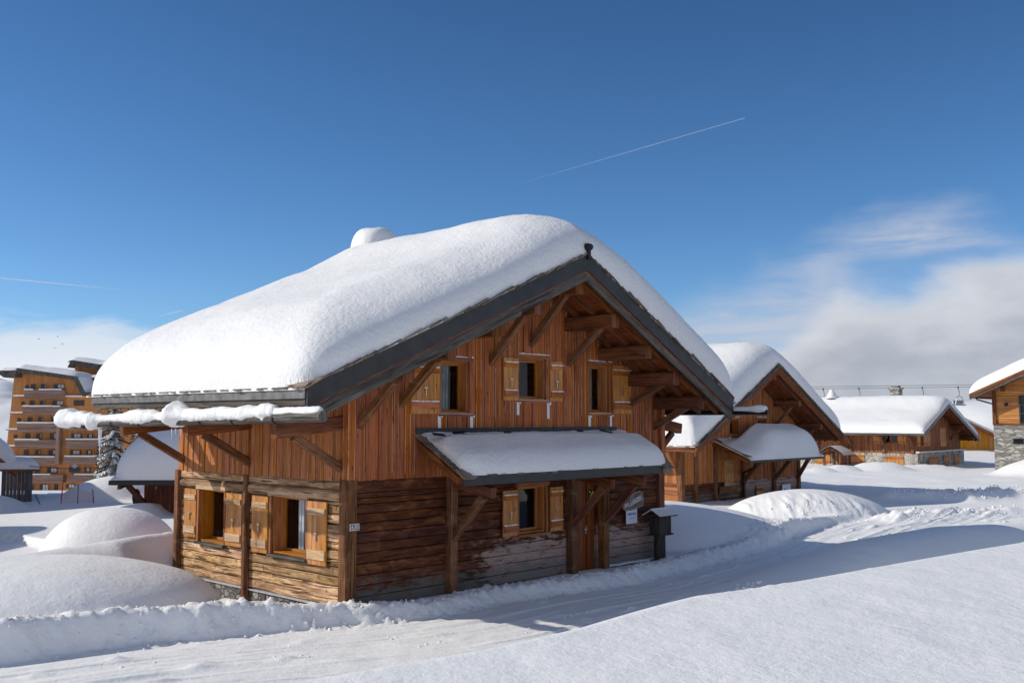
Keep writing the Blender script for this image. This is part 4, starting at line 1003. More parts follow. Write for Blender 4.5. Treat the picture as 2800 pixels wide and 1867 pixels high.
for x, y, w in ((.02, 0, .26), (W2, 0, .26), (1.0, -.06, .2), (2.6, -.06, .2), (5.0, -.06, .24), (7.9, -.06, .22)):
    m = MB(); m.beam((x, y, -1.3), (x, y, rz2(min(x, W2)) - .4 if x in (.02, W2) else 2.6), w, w, up=(0, 1, 0), ch=.02); m.build('post', 'post', C2)
m = MB(); m.beam((-.03, .1, .84), (-.03, 8, .84), .12, .1); m.beam((-.16, .1, 2.46), (-.16, 8, 2.46), .3, .24, ch=.05); m.build('wall_plate', 'post', C2)
for (a, b, c, d) in h2: window(C2, F2, a, b, c, d, depth=.2, frost=True)
shutter(C2, F2, 3.35, 4.15, .5, 1.8, .1, bat='plank_pale')
shutter(C2, F2, 6.2, 6.75, -.6, .5, .12, bat='post_dark')
roof_frame(C2, X2, Z2, -1.65, 8.4, [.3, 3.0, 5.75, 8.1, 10.3], pend=1.45, body=.26, rafh=.14)
fascias(C2, X2, Z2, -1.65, 8.4, h1=.2, h2=.24, m1='trim', m2='beam', scallop=1, eavemat='beam', eh=.14)
m = MB()
for (xa, xb) in ((X2[1], X2[0]), (X2[1], X2[2])): m.beam((xa, -1.72, rz2(xa) - .06), (xb, -1.72, rz2(xb) - .06), .05, .11)
m.build('bargeboard', 'oldgrey', C2)
shakes(C2, X2, Z2, -1.65, 8.4)
roof_snow(C2, X2, Z2, -1.65, 8.8, T=1.55, k=.55, Rx=(.6, 1.5), Rf=1.9, Rb=1.2, nx=110, ny=70, seed=5.2)
for x, zb in ((3.0, 3.35), (8.1, 3.25), (10.3, 2.2)): brace(C2, (x, 0, zb), (x, -1.0, rz2(x) - .26 - .18 - .3), .14, .16)
brace(C2, (.0, .25, 1.35), (-.7, .25, 2.3), .12, .14, 'shutter'); brace(C2, (.0, 3.9, 1.35), (-.7, 3.9, 2.3), .12, .14, 'shutter')
# porch
m = MB(); m.beam((2.45, -.95, 2.28), (9.3, -.95, 2.28), 2.05, .06, up=(0, -.4, 1)); m.build('porch_deck', 'soffit', C2)
m = MB(); m.box(2.4, 9.35, -1.97, -1.94, 1.76, 1.93, 'x'); m.build('porch_fascia', 'metal_dark', C2)
for xs in (2.5, 5.0, 7.9, 9.25):
    m = MB(); m.beam((xs, 0, 2.62), (xs, -1.9, 1.84), .1, .2); m.build('porch_rafter', 'beam', C2)
for xs in (5.0, 7.9, 10.3): brace(C2, (xs, -.1, .75), (xs, -1.25 if xs < 10 else -.9, 2.0), .16, .18, 'post_dark')
m = MB()
for i in range(16):
    a = .0 + i * .12; m.beam((2.42 - .04 + random.uniform(-.02, .02), -a, 2.80 - a * .42 + .03), (2.42 + .35, -a, 2.80 - a * .42 + .03), .2, .02, up=(0, -.4, 1))
m.build('porch_shingles', 'shake', C2)
snow_shed(C2, 2.5, 9.35, 1.96, 2.76, 1.93, .07, .22, .3, Rx=(.9), Re=.7, bulge=.82, xb=(2.9, 5.3, 8.2, 10.8), nx=110, ny=50, seed=8)
m = MB()
for a, b in (((3.15, -1.9, 1.78), (3.2, -1.8, 1.55)), ((3.2, -1.8, 1.55), (4.8, -.25, 1.2)), ((4.8, -.25, 1.2), (4.86, -.22, 1.0)), ((4.86, -.22, 1.0), (4.86, -.22, -1.2))): m.log(a, b, .055, 10)
m.build('downpipe', 'iron', C2)
m = MB(); m.box(2.9, 4.7, -.45, -.1, .0, .07, 'x'); m.box(2.9, 4.7, -.16, -.1, .3, .62, 'x'); m.box(3.0, 3.1, -.42, -.12, -.8, .0, 'z'); m.box(4.5, 4.6, -.42, -.12, -.8, .0, 'z')
bn = root('bench', 'wooden bench half sunk in snow against the second chalet', 'bench', (7.34, 43.6, 0), YAW); m.build('bench_frame', 'post', bn)
for (a, b, c, lab, txt) in ((9.05, .05, .36, 'white notice board on the second chalet near its right corner', 1),):
    nb_ = root('notice_board', lab, 'sign', (7.34 + .6909 * a + .7229 * .12, 43.6 + .7229 * a - .6909 * .12, b + .1), YAW)
    m = MB(); m.box(-.42, .42, -.01, .01, -.3, .3, 'x'); m.build('panel', 'paper', nb_)
    m = MB(); m.box(-.24, -.08, -.016, -.011, -.1, .1, 'x'); m.build('emblem', 'ink_blue', nb_)
    m = MB(); m.box(-.05, .22, -.016, -.011, -.02, .04, 'x'); m.build('ink_line', 'ink_grey', nb_)
    m = MB(); m.box(-.42, .42, -.01, .01, -.56, -.33, 'x'); m.build('panel', 'oldgrey', nb_)
# ============================================================ third house, stone ground floor
C3 = root('stone_base_house', 'long snow capped house with a rubble stone ground floor and closed orange shutters', 'house', (32.3, 80, 0), YAW)
X3 = (-1.5, 3.85, 10.7); Z3 = (2.62, 4.95, 2.05)
def rz3(x): return Z3[1] + (x - X3[1]) * ((Z3[1] - Z3[0]) / (X3[1] - X3[0]) if x < X3[1] else (Z3[2] - Z3[1]) / (X3[2] - X3[1]))
F3, S3 = FRONT(0), SIDE(0)
g3 = [(.75, 1.35, 1.55, 2.75), (1.95, 2.9, 1.5, 2.7), (5.2, 6.3, 1.45, 2.9)]
s3h = [(1.5, 2.75, 1.75, 2.45)]
m = MB(); siding_v(m, F3, 0, 9.6, 1.1, lambda x: rz3(x) - .15, g3[:1] + g3[1:2], .14, .22, th=.05, o0=.04, step=.02); m.build('gable_cladding', 'trim', C3)
m = MB(); siding_v(m, S3, 0, 16, .95, rz3(0) - .15, s3h, .14, .22, th=.05, o0=.04, step=.02); m.build('side_cladding', 'trim', C3)
m = MB(); m.box(-.1, 10.0, -.16, .2, -1.2, 1.0, 'x'); m.box(-.16, .1, -.159, 16, -1.2, .93, 'y'); m.build('stone_wall', 'stone_far', C3)
m = MB(); m.box(-.1, 10.05, -.3, 0, 1.0, 1.1, 'x', nseg=12, jit=.02); m.build('ledge_snow', 'snow_roof', C3)
m = MB(); backing(m, F3, .05, 9.6, .9, lambda x: rz3(x) - .2, g3[:2], -.3); backing(m, S3, .05, 16, .9, rz3(0) - .2, s3h, -.3); m.build('inner_wall', 'room', C3)
for (a, b, c, d) in s3h: window(C3, S3, a, b, c, d, depth=.15)
shutter(C3, S3, .75, 1.42, 1.72, 2.45, .08); shutter(C3, S3, 2.85, 3.5, 1.72, 2.45, .08)
window(C3, F3, *g3[0], depth=.15); shutter(C3, F3, .1, .7, 1.5, 2.75, .08); shutter(C3, F3, 1.42, 1.9, 1.5, 2.75, .08); shutter(C3, F3, 2.0, 2.85, 1.5, 2.7, .06); shutter(C3, F3, 4.9, 6.2, 1.4, 2.95, .08, bat='shutter')
for (a, b, c, d) in ((.95, 2.5, -.35, .72), (4.2, 5.4, -.05, .76), (7.2, 8.6, -.05, .78)): shutter(C3, SIDE(-.16), a, b, c, d, .05)
for (a, b, c, d) in ((2.1, 4.0, -.3, .65), (5.2, 6.5, -.1, .7), (7.6, 8.8, -.2, .7)): shutter(C3, FRONT(-.16), a, b, c, d, .05)
for y in (.2, 2.6, 5.4, 8.3, 11):
    m = MB(); m.beam((-.1, y, .9), (-.1, y, 1.7), .22, .22, up=(0, 1, 0)); m.build('post', 'post', C3); brace(C3, (-.12, y, 1.65), (-.8, y, 2.35), .2, .22)
roof_frame(C3, X3, Z3, -1.3, 16, [.3, 3.85, 7.2, 9.5], pend=1.2, body=.22, rafh=.12)
fascias(C3, X3, Z3, -1.3, 16, h1=.3, h2=0, m1='metal_grey', eavemat='metal_grey', eh=.12)
roof_snow(C3, X3, Z3, -1.3, 10.5, T=(.6, 1.0), k=.45, Rx=(1.0, 1.4), Rf=1.6, Rb=1.2, nx=90, ny=90, seed=9.2)
for x, zb in ((3.85, 3.3), (7.2, 1.9)): brace(C3, (x, 0, zb), (x, -.9, rz3(x) - .65), .18, .2)
m = MB(); m.box(4.4, 5.2, 3.1, 3.9, 4.3, 6.25, 'z'); chm3 = m.build('chimney', 'stone_slate', C3)
m = MB(); m.box(4.3, 5.3, 3.0, 4.0, 6.25, 6.35, 'x'); m.box(4.5, 5.1, 3.2, 3.8, 6.35, 6.55, 'x'); m.build('cap', 'stone_slate', chm3)
m = MB(); m.box(3.0, 3.7, 8.3, 9.0, 4.3, 5.5, 'z'); chm4 = m.build('chimney', 'stone_slate', C3)
m = MB(); m.prism((3.35, 8.65, 5.5), (3.35, 8.65, 6.3), [(.55 * math.cos(i), .55 * math.sin(i)) for i in np.linspace(0, 5.65, 10)], up=(0, 1, 0), taper=.25, nseg=4); m.build('snow_cap', 'snow_roof', chm4, True)
# timber entrance porch on the lane side
for y in (5.5, 6.9):
    m = MB(); m.beam((-1.9, y, -.8), (-1.9, y, .9), .16, .16, up=(0, 1, 0)); m.build('entrance_post', 'post', C3)
    m = MB(); m.beam((-.2, y, -.8), (-.2, y, .9), .16, .16, up=(0, 1, 0)); m.build('entrance_post', 'post', C3)
m = MB(); m.beam((-2.3, 5.6, .98), (-.1, 5.6, .98), 1.15, .07, up=(0, -.5, 1)); m.beam((-2.3, 6.8, .98), (-.1, 6.8, .98), 1.15, .07, up=(0, .5, 1)); m.build('entrance_roof', 'beam', C3)
tt = np.linspace(-1, 1, 26); UU, VV = np.meshgrid(tt, np.linspace(0, 1, 8)); grid_obj('entrance_snow', -2.35 + VV * 2.3, 6.2 + UU * 1.2, 1.30 - np.abs(UU) * .55 + .20 * np.sqrt(1 - UU ** 2) * 1.0 + .1 * (1 - np.abs(UU)) * 0, 'snow_roof', C3)
m = MB(); m.box(-.25, -.18, 5.8, 6.6, -.6, .8, 'z'); m.build('door', 'door', C3)
# ============================================================ house at the right edge
Y4 = math.atan2(-.6909, .7229)
C4 = root('stone_and_timber_house', 'tall house at the right edge, stacked grey stone below and orange horizontal boards above', 'house', (33.77, 70, 0), Y4)
X4 = (-1.15, 4.6, 10.3); Z4 = (5.45, 7.95, 5.45); F4, S4 = FRONT(0), SIDE(0)
def rz4(x): return Z4[1] - abs(x - X4[1]) * (Z4[1] - Z4[0]) / (X4[1] - X4[0])
m = MB(); m.box(0, 9.2, -.1, .3, -1, 3.28, 'x'); m.box(0, .3, .3, 9, -1, 3.28, 'y'); m.box(9, 9.2, .3, 9, -1, 3.28, 'y'); m.build('stone_wall', 'stone_slate', C4)
h4 = [(1.72, 3.6, 3.4, 5.3)]
ob = wood('orange_boards', (.26, .10, .03), (.50, .22, .075), (.64, .33, .13), gu=.8, gv=16, knots=.5, edge=(.25, .1, .04), edge_w=.06, rvar=.35)
z = 3.36; m = MB()
while z < 7.9:
    a, b = .0, 9.2
    if z > rz4(0) - .2: a = (z + .2 - Z4[0]) / ((Z4[1] - Z4[0]) / (X4[1] - X4[0])) + X4[0]; b = 9.2 - a
    if b - a > .3: siding_h(m, F4, a, b, z, z + .16, [h for h in h4 if z < 5.3 and z > 3.38], .16, .17, th=.08, jit=.006, joints=False)
    z += .16
siding_h(m, S4, .05, 9, 3.36, 5.5, [], .16, .17, th=.08, jit=.006, joints=False)
m.build('board_wall', ob, C4)
m = MB(); backing(m, F4, .02, 9.2, 3.2, lambda x: rz4(x) - .1, h4, -.3); backing(m, S4, .02, 9, 3.2, 5.3, [], -.1); backing(m, FRONT(9), .02, 9.2, -.5, lambda x: rz4(x) - .1, [], -.1); m.build('inner_wall', 'room', C4)
m = MB(); m.box(-.03, 9.2, -.16, .0, 3.28, 3.37, 'x'); m.build('ledge', 'beam', C4)
m = MB(); m.box(-.04, .2, -.13, -.0, 3.37, 5.6, 'z'); m.build('corner_board', 'beam', C4)
wn = MB(); (a, b, c, d) = h4[0]
for uu in (a + .04, (a + b) / 2, b - .04): wn.box(uu - .05, uu + .05, -.12, 0, c, d, 'z')
for zz in (c + .04, c + .66, c + 1.25, d - .04): wn.box(a, b, -.11, 0, zz - .035, zz + .035, 'x')
wo_ = wn.build('window', 'metal_dark', C4); m = MB(); m.box(a, b, -.04, -.03, c, d, 'x'); m.build('pane', 'glass_dark', wo_)
wn = MB(); wn.box(1.25, 1.95, -.14, -.05, 1.98, 2.36, 'x'); wo_ = wn.build('window', 'metal_dark', C4); m = MB(); m.box(1.31, 1.9, -.15, -.14, 2.03, 2.31, 'x'); m.build('pane', 'glass_dark', wo_)
roof_frame(C4, X4, Z4, -1.3, 9.6, [.7, 4.6, 8.5], pend=1.1, body=.2, rafh=.12, beam='post')
fascias(C4, X4, Z4, -1.3, 9.6, h1=.2, h2=.22, m1='beam', m2='oldgrey', scallop=0, eavemat='beam', eh=.2)
roof_snow(C4, X4, Z4, -1.3, 9.6, T=.85, k=.3, Rx=1.4, Rf=.5, Rb=.8, nx=80, ny=60, seed=2.2)
m = MB(); m.log((-1.0, -.6, 5.25), (-.9, -.5, 5.05), .05, 8); m.log((-.9, -.5, 5.05), (.0, -.2, 4.75), .05, 8); m.build('downpipe', 'iron', C4)
m = MB(); m.log((.9, -.1, 4.72), (.9, -.25, 4.66), .12, 8); m.build('outdoor_lamp', 'iron', C4)
# ============================================================ orange clad house behind
C5 = root('orange_house', 'low orange clad house far behind between the stone base house and the right edge house', 'house', (40.5, 100, 0), 0)
ob2 = wood('bright_orange_boards', (.40, .15, .02), (.68, .30, .05), (.8, .4, .1), gu=.8, gv=16, knots=.2, rvar=.25)
X5 = (-2.4, 3.2, 9.2); Z5 = (1.5, 4.25, 1.35)
m = MB(); siding_v(m, FRONT(0), -1.6, 8.3, -1, lambda x: Z5[1] - abs(x - 3.2) * .49 - .15, [], .18, .25, th=.05); m.build('board_wall', ob2, C5)
m = MB(); siding_v(m, SIDE(-1.6), 0, 9, -1, 1.7, [], .18, .25, th=.05); siding_v(m, FRONT(9), -1.6, 8.3, -1, lambda x: Z5[1] - abs(x - 3.2) * .49 - .15, [], .5, .5, th=.05); m.box(8.25, 8.3, 0, 9, -1, 1.7, 'y'); m.build('side_wall', ob2, C5)
fascias(C5, X5, Z5, -.9, 9.3, h1=.28, h2=0, m1='trim', eavemat='trim')
m = MB(); planks_slope(m, 3.2, 4.25, -2.4, 1.5, -.85, 9.2, .3, .1, .12); planks_slope(m, 3.2, 4.25, 9.2, 1.35, -.85, 9.2, .3, .1, .12); m.build('roof', 'trim', C5)
roof_snow(C5, X5, Z5, -.9, 9.2, T=.28, k=.15, Rx=.6, Rf=.3, Rb=.5, nx=60, ny=40)
# ============================================================ chair lift
LZ = lambda x: 7.06 + (x - 38) * .013
lift = root('chairlift_cable', 'pair of thin lift cables strung across the sky above the stone base house', 'cable', (0, 110, 0), 0)
for dz, dy in ((0, 0), (.32, 3)):
    m = MB(); m.log((-4, dy, LZ(-4) + dz + 2.0), (30, dy, LZ(30) + dz), .022, 6); m.log((30, dy, LZ(30) + dz), (56, dy, LZ(56) + dz), .022, 6); m.build('cable', 'rope', lift)
for i, x in enumerate((34.35, 38.3, 45.3, 49.25)):
    lab = ['lift chair hanging leftmost, half hidden by the second chalet roof snow', 'lift chair hanging above the middle of the stone base house roof', 'lift chair hanging just left of the stone chimney', 'lift chair hanging in open sky, whole seat visible, nearest the right edge house'][i]
    if i == 0:
        lc = root('lift_chair', lab, 'lift chair', (x, 110, LZ(x)), R(14), 'chairs on the chairlift')
        m = MB(); m.log((0, 0, .06), (0, 0, -.12), .09, 8); m.build('grip', 'rope', lc)
        m = MB(); m.log((0, 0, -.05), (.12, 0, -.5), .045, 8); m.log((.12, 0, -.5), (.12, 0, -1.0), .045, 8); m.build('hanger', 'chair_metal', lc)
        m = MB()
        for s in (-1, 1): m.log((.12, 0, -1.0), (.12 + s * .34, 0, -1.12), .035, 6); m.log((.12 + s * .34, 0, -1.12), (.12 + s * .55, -.1, -1.95), .035, 6)
        m.build('seat_frame', 'chair_metal', lc)
        m = MB(); m.box(-.48, .72, -.3, .2, -2.02, -1.93, 'x', ch=.02); m.build('seat', 'chair_seat', lc)
        m = MB(); m.box(-.48, .72, .18, .23, -1.9, -1.45, 'x', ch=.01); m.build('backrest', 'chair_metal', lc)
    else:
        c_ = copy_tree(lc); c_.location = (x, 110, LZ(x)); c_['label'] = lab; c_.rotation_euler = (0, 0, R((14, 20, 5, 12)[i]))
for x, z0 in ((-4, 2.), (56, 0)):
    py = root('lift_pylon', 'grey steel lift pylon carrying the cables ' + ('behind the large chalet' if x < 0 else 'behind the right edge house'), 'pylon', (x, 111.5, -2), 0, 'pylons of the chairlift')
    m = MB(); m.log((0, 0, 0), (0, 0, LZ(x) + 1.6 + z0), .3, 12); m.build('mast', 'chair_metal', py)
    m = MB(); m.beam((0, -2, LZ(x) + 1.75 + z0), (0, 2, LZ(x) + 1.75 + z0), .25, .3); m.build('crossarm', 'chair_metal', py)
# ============================================================ dark barn behind the chalet, left
C6 = root('dark_barn', "dark timber barn with a shaded snow roof, left of the nearest chalet", 'barn', (-15.3, 38.2, 0), R(-90 + 2))
X6 = (-11, -5.6, 0); Z6 = (1.42, 3.0, 1.42)
m = MB(); siding_v(m, SIDE(0), 0, .01, 0, .02, []) if 0 else None
def FX(u, o, z): return Vector((-1.15 + o, u, z))
m = MB(); siding_v(m, (FX, Vector((1, 0, 0))), .92, 10, -1.2, 1.3, [(3.0, 4.1, -1.2, .35)], .14, .24, th=.06, step=.025); m.build('board_wall', 'post_dark', C6)
m = MB(); siding_v(m, FRONT(.92), -10, -1.15, -1, lambda x: 1.3 + (min(x + 11, -x)) * .26, [], .18, .3, th=.06); m.build('side_wall', 'post_dark', C6)
m = MB(); m.box(-1.35, -1.28, 2.9, 4.2, -1, .5, 'z'); m.build('door', 'room', C6)
m = MB(); m.box(-1.15, -1.05, 2.85, 4.4, .35, .5, 'y'); m.build('lintel', 'post', C6)
m = MB(); planks_slope(m, X6[1], Z6[1], X6[0], Z6[0], 0, 10, .3, .08, .08); planks_slope(m, X6[1], Z6[1], X6[2], Z6[2], 0, 10, .3, .08, .08); m.build('roof', 'trim', C6)
m = MB(); m.box(-.03, .03, -.05, 10, 1.18, 1.36, 'y'); m.build('eave_board', 'black', C6)
for y in (.3, 1.7, 3.3, 5):
    m = MB(); m.beam((-1.2, y, 1.2), (-.1, y, 1.08), .12, .14); m.build('rafter', 'post_dark', C6)
brace(C6, (-1.1, 1.0, .35), (-1.1, .3, 1.1), .2, .2, 'post_dark')
roof_snow(C6, X6, Z6, 0, 10, T=1.75, k=.5, Rx=(2, 2.6), Rf=2.6, Rb=1.5, nx=80, ny=80, p=2.0, seed=3)
dsh = root('satellite_dish', 'dark dish seen edge on with bent pipes beside the dark barn', 'satellite dish', (-16.1, 43, .35), R(70))
m = MB()
t = np.linspace(0, 2 * math.pi, 25)[:-1]
m.poly([(.0 + .0, .2 * math.cos(a), .36 * math.sin(a)) for a in t], .06, (1, 0, .1)); m.build('dish', 'metal_dark', dsh)
m = MB(); m.log((.05, 0, -.3), (.1, -.9, -.05), .025, 6); m.log((.05, 0, 0), (.5, .1, -.8), .03, 6); m.log((.05, 0, -.3), (0, 0, -.9), .04, 8); m.build('arm', 'iron', dsh)
# ============================================================ grey chalet at the left edge
C7 = root('grey_chalet', 'weathered grey timber chalet cut by the left edge, with a snowy lean-to', 'chalet', (-23.0, 45, 0), R(27))
gw = wood('grey_boards', (.045, .045, .048), (.12, .118, .12), (.21, .205, .20), gu=.8, gv=18, knots=.2, rvar=.4)
m = MB(); siding_v(m, FRONT(-.6), .1, 1.3, -1, 1.4, [], .12, .2, th=.06, step=.02); siding_v(m, SIDE(.12), -.6, 4, -1, 1.4, [], th=.06); m.build('leanto_wall', gw, C7)
m = MB(); m.box(1.28, 1.33, -.6, 4, -1, 1.4, 'y'); m.build('side_wall', gw, C7)
m = MB(); m.box(-.1, 1.5, -.75, 4.2, 1.38, 1.48, 'y'); m.build('leanto_roof', 'trim', C7)
roof_snow(C7, (-.1, .0, 1.55), (1.5, 1.5, 1.47), -.8, 4.3, T=.42, k=.05, Rx=(.1, .9), Rf=.5, Rb=.5, nx=50, ny=40)
m = MB(); siding_v(m, FRONT(.3), -8.4, .0, -1, lambda x: 1.8 + .85 * min(x + 8.4, -x), [(-1.6, -.7, -.1, .9)], .14, .22, th=.06); m.build('gable_wall', 'trim', C7)
m = MB(); m.box(-2, -.1, -.5, .2, -.25, -.15, 'x'); m.box(-2, -.1, -.52, -.46, -.15, .45, 'x'); m.build('balcony', gw, C7)
m = MB(); m.box(-2, -.1, -.56, -.42, .45, .53, 'x'); m.build('snow_strip', 'snow_roof', C7)
X7 = (-9, -4.2, .65); Z7 = (1.2, 5.6, 1.42)
fascias(C7, X7, Z7, -.7, 5, h1=.2, h2=.12, m1='trim', m2='beam', eavemat='trim')
m = MB(); planks_slope(m, -4.2, 5.6, -9, 1.2, -.65, 5, .3, .08, .1); planks_slope(m, -4.2, 5.6, .65, 1.42, -.65, 5, .3, .08, .1); m.build('roof', 'soffit', C7)
roof_snow(C7, X7, Z7, -.7, 5, T=.75, k=.3, Rx=.5, Rf=.5, Rb=.5, nx=60, ny=40)
wr = root('overhead_wire', 'sagging wire with a lump of snow between the grey chalet and the dark barn', 'wire', (-21.9, 45, 1.6), 0)
m = MB(); 
wa, wb = Vector((0, 0, 0)), Vector((7.5, -3.5, .45))
for i in range(14):
    f = lambda t: wa.lerp(wb, t) - Vector((0, 0, .25 * math.sin(math.pi * t)))
    m.log(f(i / 14), f((i + 1) / 14), .014, 5)
m.build('wire', 'rope', wr)
m = MB(); c0 = f(.38); ico(m, c0 + Vector((0, 0, .1)), .16); m.build('snow_lump', 'snow_roof', wr, True)
# ============================================================ plastic net fence on the snow heap
nf = root('net_fence', 'sagging orange net fence on thin stakes at the crest of the snow heap', 'fence', (0, 0, 0), 0)
stk_ = []
for (x, y, h, lean, mt_) in ((-19.76, 44, 1.0, .08, 'red'), (-19.1, 44.2, .85, 0, 'trunk'), (-18.45, 44.4, .6, -.1, 'trunk'), (-20.45, 43.8, .45, -.35, 'trunk')):
    z = float(ground_z(np.array([x]), np.array([y]))[0]); m = MB(); m.log((x, y, z - .2), (x + lean, y, z + h), .02, 7); m.build('stake', mt_, nf); stk_.append((x, y, z, h))
m = MB()
for i in range(2):
    (xa, ya, za, ha), (xb, yb, zb, hb) = stk_[i], stk_[i + 1]
    for k in range(7):
        f0 = .1 + k * .1; m.beam((xa, ya, za + ha * f0), (xb, yb, zb + hb * f0), .005, .008)
    for k in range(9):
        f0 = k / 9; p0 = Vector((xa, ya, za + .05)).lerp(Vector((xb, yb, zb + .05)), f0); m.beam(p0, p0 + Vector((0, 0, .7 * (ha + (hb - ha) * f0))), .005, .008)
m.build('net', 'net', nf)

# ============================================================ unseen tall chalet, added just left of the view to shade the barn
C9 = root('shade_casting_chalet', 'tall timber chalet added unseen beyond the left edge to shade the dark barn', 'chalet', (-37.5, 38.5, 0), 0)
X9 = (-1.2, 6, 13.2); Z9 = (9.6, 12.5, 9.6)
m = MB(); siding_v(m, FRONT(0), 0, 12, -1, lambda x: 12.3 - abs(x - 6) * .4, [(2, 3.2, 1, 2.4), (8.5, 9.7, 1, 2.4), (2, 3.2, 4, 5.4), (8.5, 9.7, 4, 5.4)], .2, .3); m.build('front_wall', 'clad', C9)
m = MB(); siding_v(m, FRONT(6), 0, 12, -1, lambda x: 12.3 - abs(x - 6) * .4, [], .4, .4); m.box(0, .06, 0, 6, -1, 9.9, 'y'); m.box(11.94, 12, 0, 6, -1, 9.9, 'y'); m.build('side_wall', 'clad', C9)
for (a, b, c, d) in ((2, 3.2, 1, 2.4), (8.5, 9.7, 1, 2.4), (2, 3.2, 4, 5.4), (8.5, 9.7, 4, 5.4)): window(C9, FRONT(0), a, b, c, d, depth=.15)
m = MB(); planks_slope(m, 6, 12.5, -1.2, 9.6, -1, 6.5, .3, .1, .12); planks_slope(m, 6, 12.5, 13.2, 9.6, -1, 6.5, .3, .1, .12); m.build('roof', 'trim', C9)
fascias(C9, X9, Z9, -1, 6.5); roof_snow(C9, X9, Z9, -1, 6.5, T=1.0, k=.4, Rx=1, Rf=.8, Rb=.8, nx=60, ny=40)

C10 = root('shade_casting_shed', 'low timber shed added unseen beyond the left edge to shade the snow hollow', 'shed', (-27.5, 27.2, 0), 0)  # shed added out of view so its shadow covers the snow hollow
X10 = (-.8, 3.0, 6.6); Z10 = (2.9, 4.1, 2.9)
m = MB(); siding_v(m, FRONT(0), 0, 5.8, -1, lambda x: 3.95 - abs(x - 3) * .32, [(2, 3.4, -1, 1.9)], .15, .25); m.build('front_wall', 'clad', C10)
m = MB(); m.box(2, 3.4, .02, .06, -1, 1.9, 'z'); m.build('door', 'door', C10)
m = MB(); siding_v(m, FRONT(6), 0, 5.8, -1, lambda x: 3.95 - abs(x - 3) * .32, [], .3, .3); m.box(0, .06, 0, 6, -1, 3.1, 'y'); m.box(5.74, 5.8, 0, 6, -1, 3.1, 'y'); m.build('side_wall', 'clad', C10)
m = MB(); planks_slope(m, 3.0, 4.1, -.8, 2.9, -.5, 6.4, .3, .08, .1); planks_slope(m, 3.0, 4.1, 6.6, 2.9, -.5, 6.4, .3, .08, .1); m.build('roof', 'trim', C10)
fascias(C10, X10, Z10, -.5, 6.4, h1=.22, h2=0); roof_snow(C10, X10, Z10, -.5, 6.4, T=.8, k=.3, Rx=.9, Rf=.6, Rb=.6, nx=50, ny=40)
# ============================================================ big apartment building across the valley
AP = root('apartment_building', 'tall orange shingled apartment building with slatted balconies and curved snowy roofs across the valley', 'building', (-83, 165, -10.4), 0)
def A(X, Y): return (.01739 * X - 1.8, 25.9 - .01739 * Y)
am = wood('cedar_facade', (.34, .13, .05), (.54, .245, .10), (.66, .34, .155), gu=.12, gv=1.3, knots=0, rvar=.2, bump=.1)
bm_ = wood('balcony_slats', (.13, .07, .05), (.30, .19, .145), (.44, .32, .26), gu=.25, gv=7, knots=0, rvar=.5, bump=.6)
def extr(name, pts, y0, y1, mat, par, vert=True):
    m = MB(); P_ = [A(*p) for p in pts]; n = len(P_); b = 0
    for y in (y0, y1):
        for x, z in P_: m.v.append(Vector((x, y, z)))
    uv = [(z, x) for x, z in P_]
    m.face(tuple(range(n)), uv, [(.5, .5)] * n, .5); m.face(tuple(n + i for i in reversed(range(n))), uv[::-1], [(.5, .5)] * n, .5)
    for i in range(n):
        j = (i + 1) % n; m.face((i, n + i, n + j, j), ((P_[i][1], y0), (P_[i][1], y1), (P_[j][1], y1), (P_[j][1], y0)), [(.5, .5)] * 4, .5)
    return m.build(name, mat, par)
extr('facade', [(80, 1560), (80, 1000), (130, 290), (215, 235), (480, 262), (740, 305), (830, 450), (880, 470), (1250, 470), (1250, 1560)][::-1][::-1], 0, 16, am, AP)
extr('upper_block', [(530, 470), (530, 130), (830, 172), (1085, 115), (1250, 100), (1250, 470)], 7, 22, am, AP)
extr('side_stair', [(95, 1560), (95, 430), (125, 430), (125, 1560)], 4, 12, am, AP)
extr('roof', [(25, 245), (25, 225), (205, 225), (205, 285), (90, 290)], -2.0, 15, 'oldgrey', AP)
extr('roof', [(195, 245), (195, 195), (770, 278), (855, 425), (900, 425), (900, 465), (825, 465), (735, 310), (480, 275)], -1.6, 15, 'oldgrey', AP)
extr('roof', [(505, 175), (540, 100), (835, 148), (1085, 100), (1250, 85), (1250, 130), (1085, 148), (835, 195), (540, 150)], 5, 21, 'oldgrey', AP)
def snowx(pts, th, y0, y1, par=AP):
    """snow lying on a roof line given as a list of (X, Y); rounded ends"""
    P_ = np.array([A(*p) for p in pts]); L = np.r_[0, np.cumsum(np.hypot(*np.diff(P_, axis=0).T))]
    u = np.linspace(0, L[-1], 46); px = np.interp(u, L, P_[:, 0]); pz = np.interp(u, L, P_[:, 1])
    for _ in range(2): pz[1:-1] = (pz[:-2] + pz[2:] + 2 * pz[1:-1]) / 4
    yy = np.linspace(y0, y1, 12); e = np.sqrt(np.clip(1 - (1 - np.clip(np.minimum(u, L[-1] - u) / (th * 1.5), 0, 1)) ** 2, 0, 1)); f_ = np.sqrt(np.clip(1 - (1 - np.clip(np.minimum(yy - y0, y1 - yy) / (th), 0, 1)) ** 2, 0, 1))
    X_, Y_ = np.meshgrid(px, yy); Z_ = np.broadcast_to(pz, X_.shape) + th * np.outer(f_, e) * (1 + .25 * fbm(X_ * .5, Y_ * .3, 2))
    # shift eave faces outward by their slope so steep flanks stay thick
    return grid_obj('snow_layer', X_ + .0, Y_, Z_, 'snow_roof', par)
snowx([(25, 225), (210, 222)], .55, -2.1, 15); snowx([(190, 196), (480, 236), (770, 278)], .75, -1.7, 15); snowx([(775, 280), (855, 425), (905, 425)], .6, -1.7, 15)
snowx([(770, 270), (945, 300), (950, 430)], .5, 3, 15)
snowx([(505, 120), (540, 98), (835, 146), (1085, 98), (1250, 84)], .7, 4.9, 21)
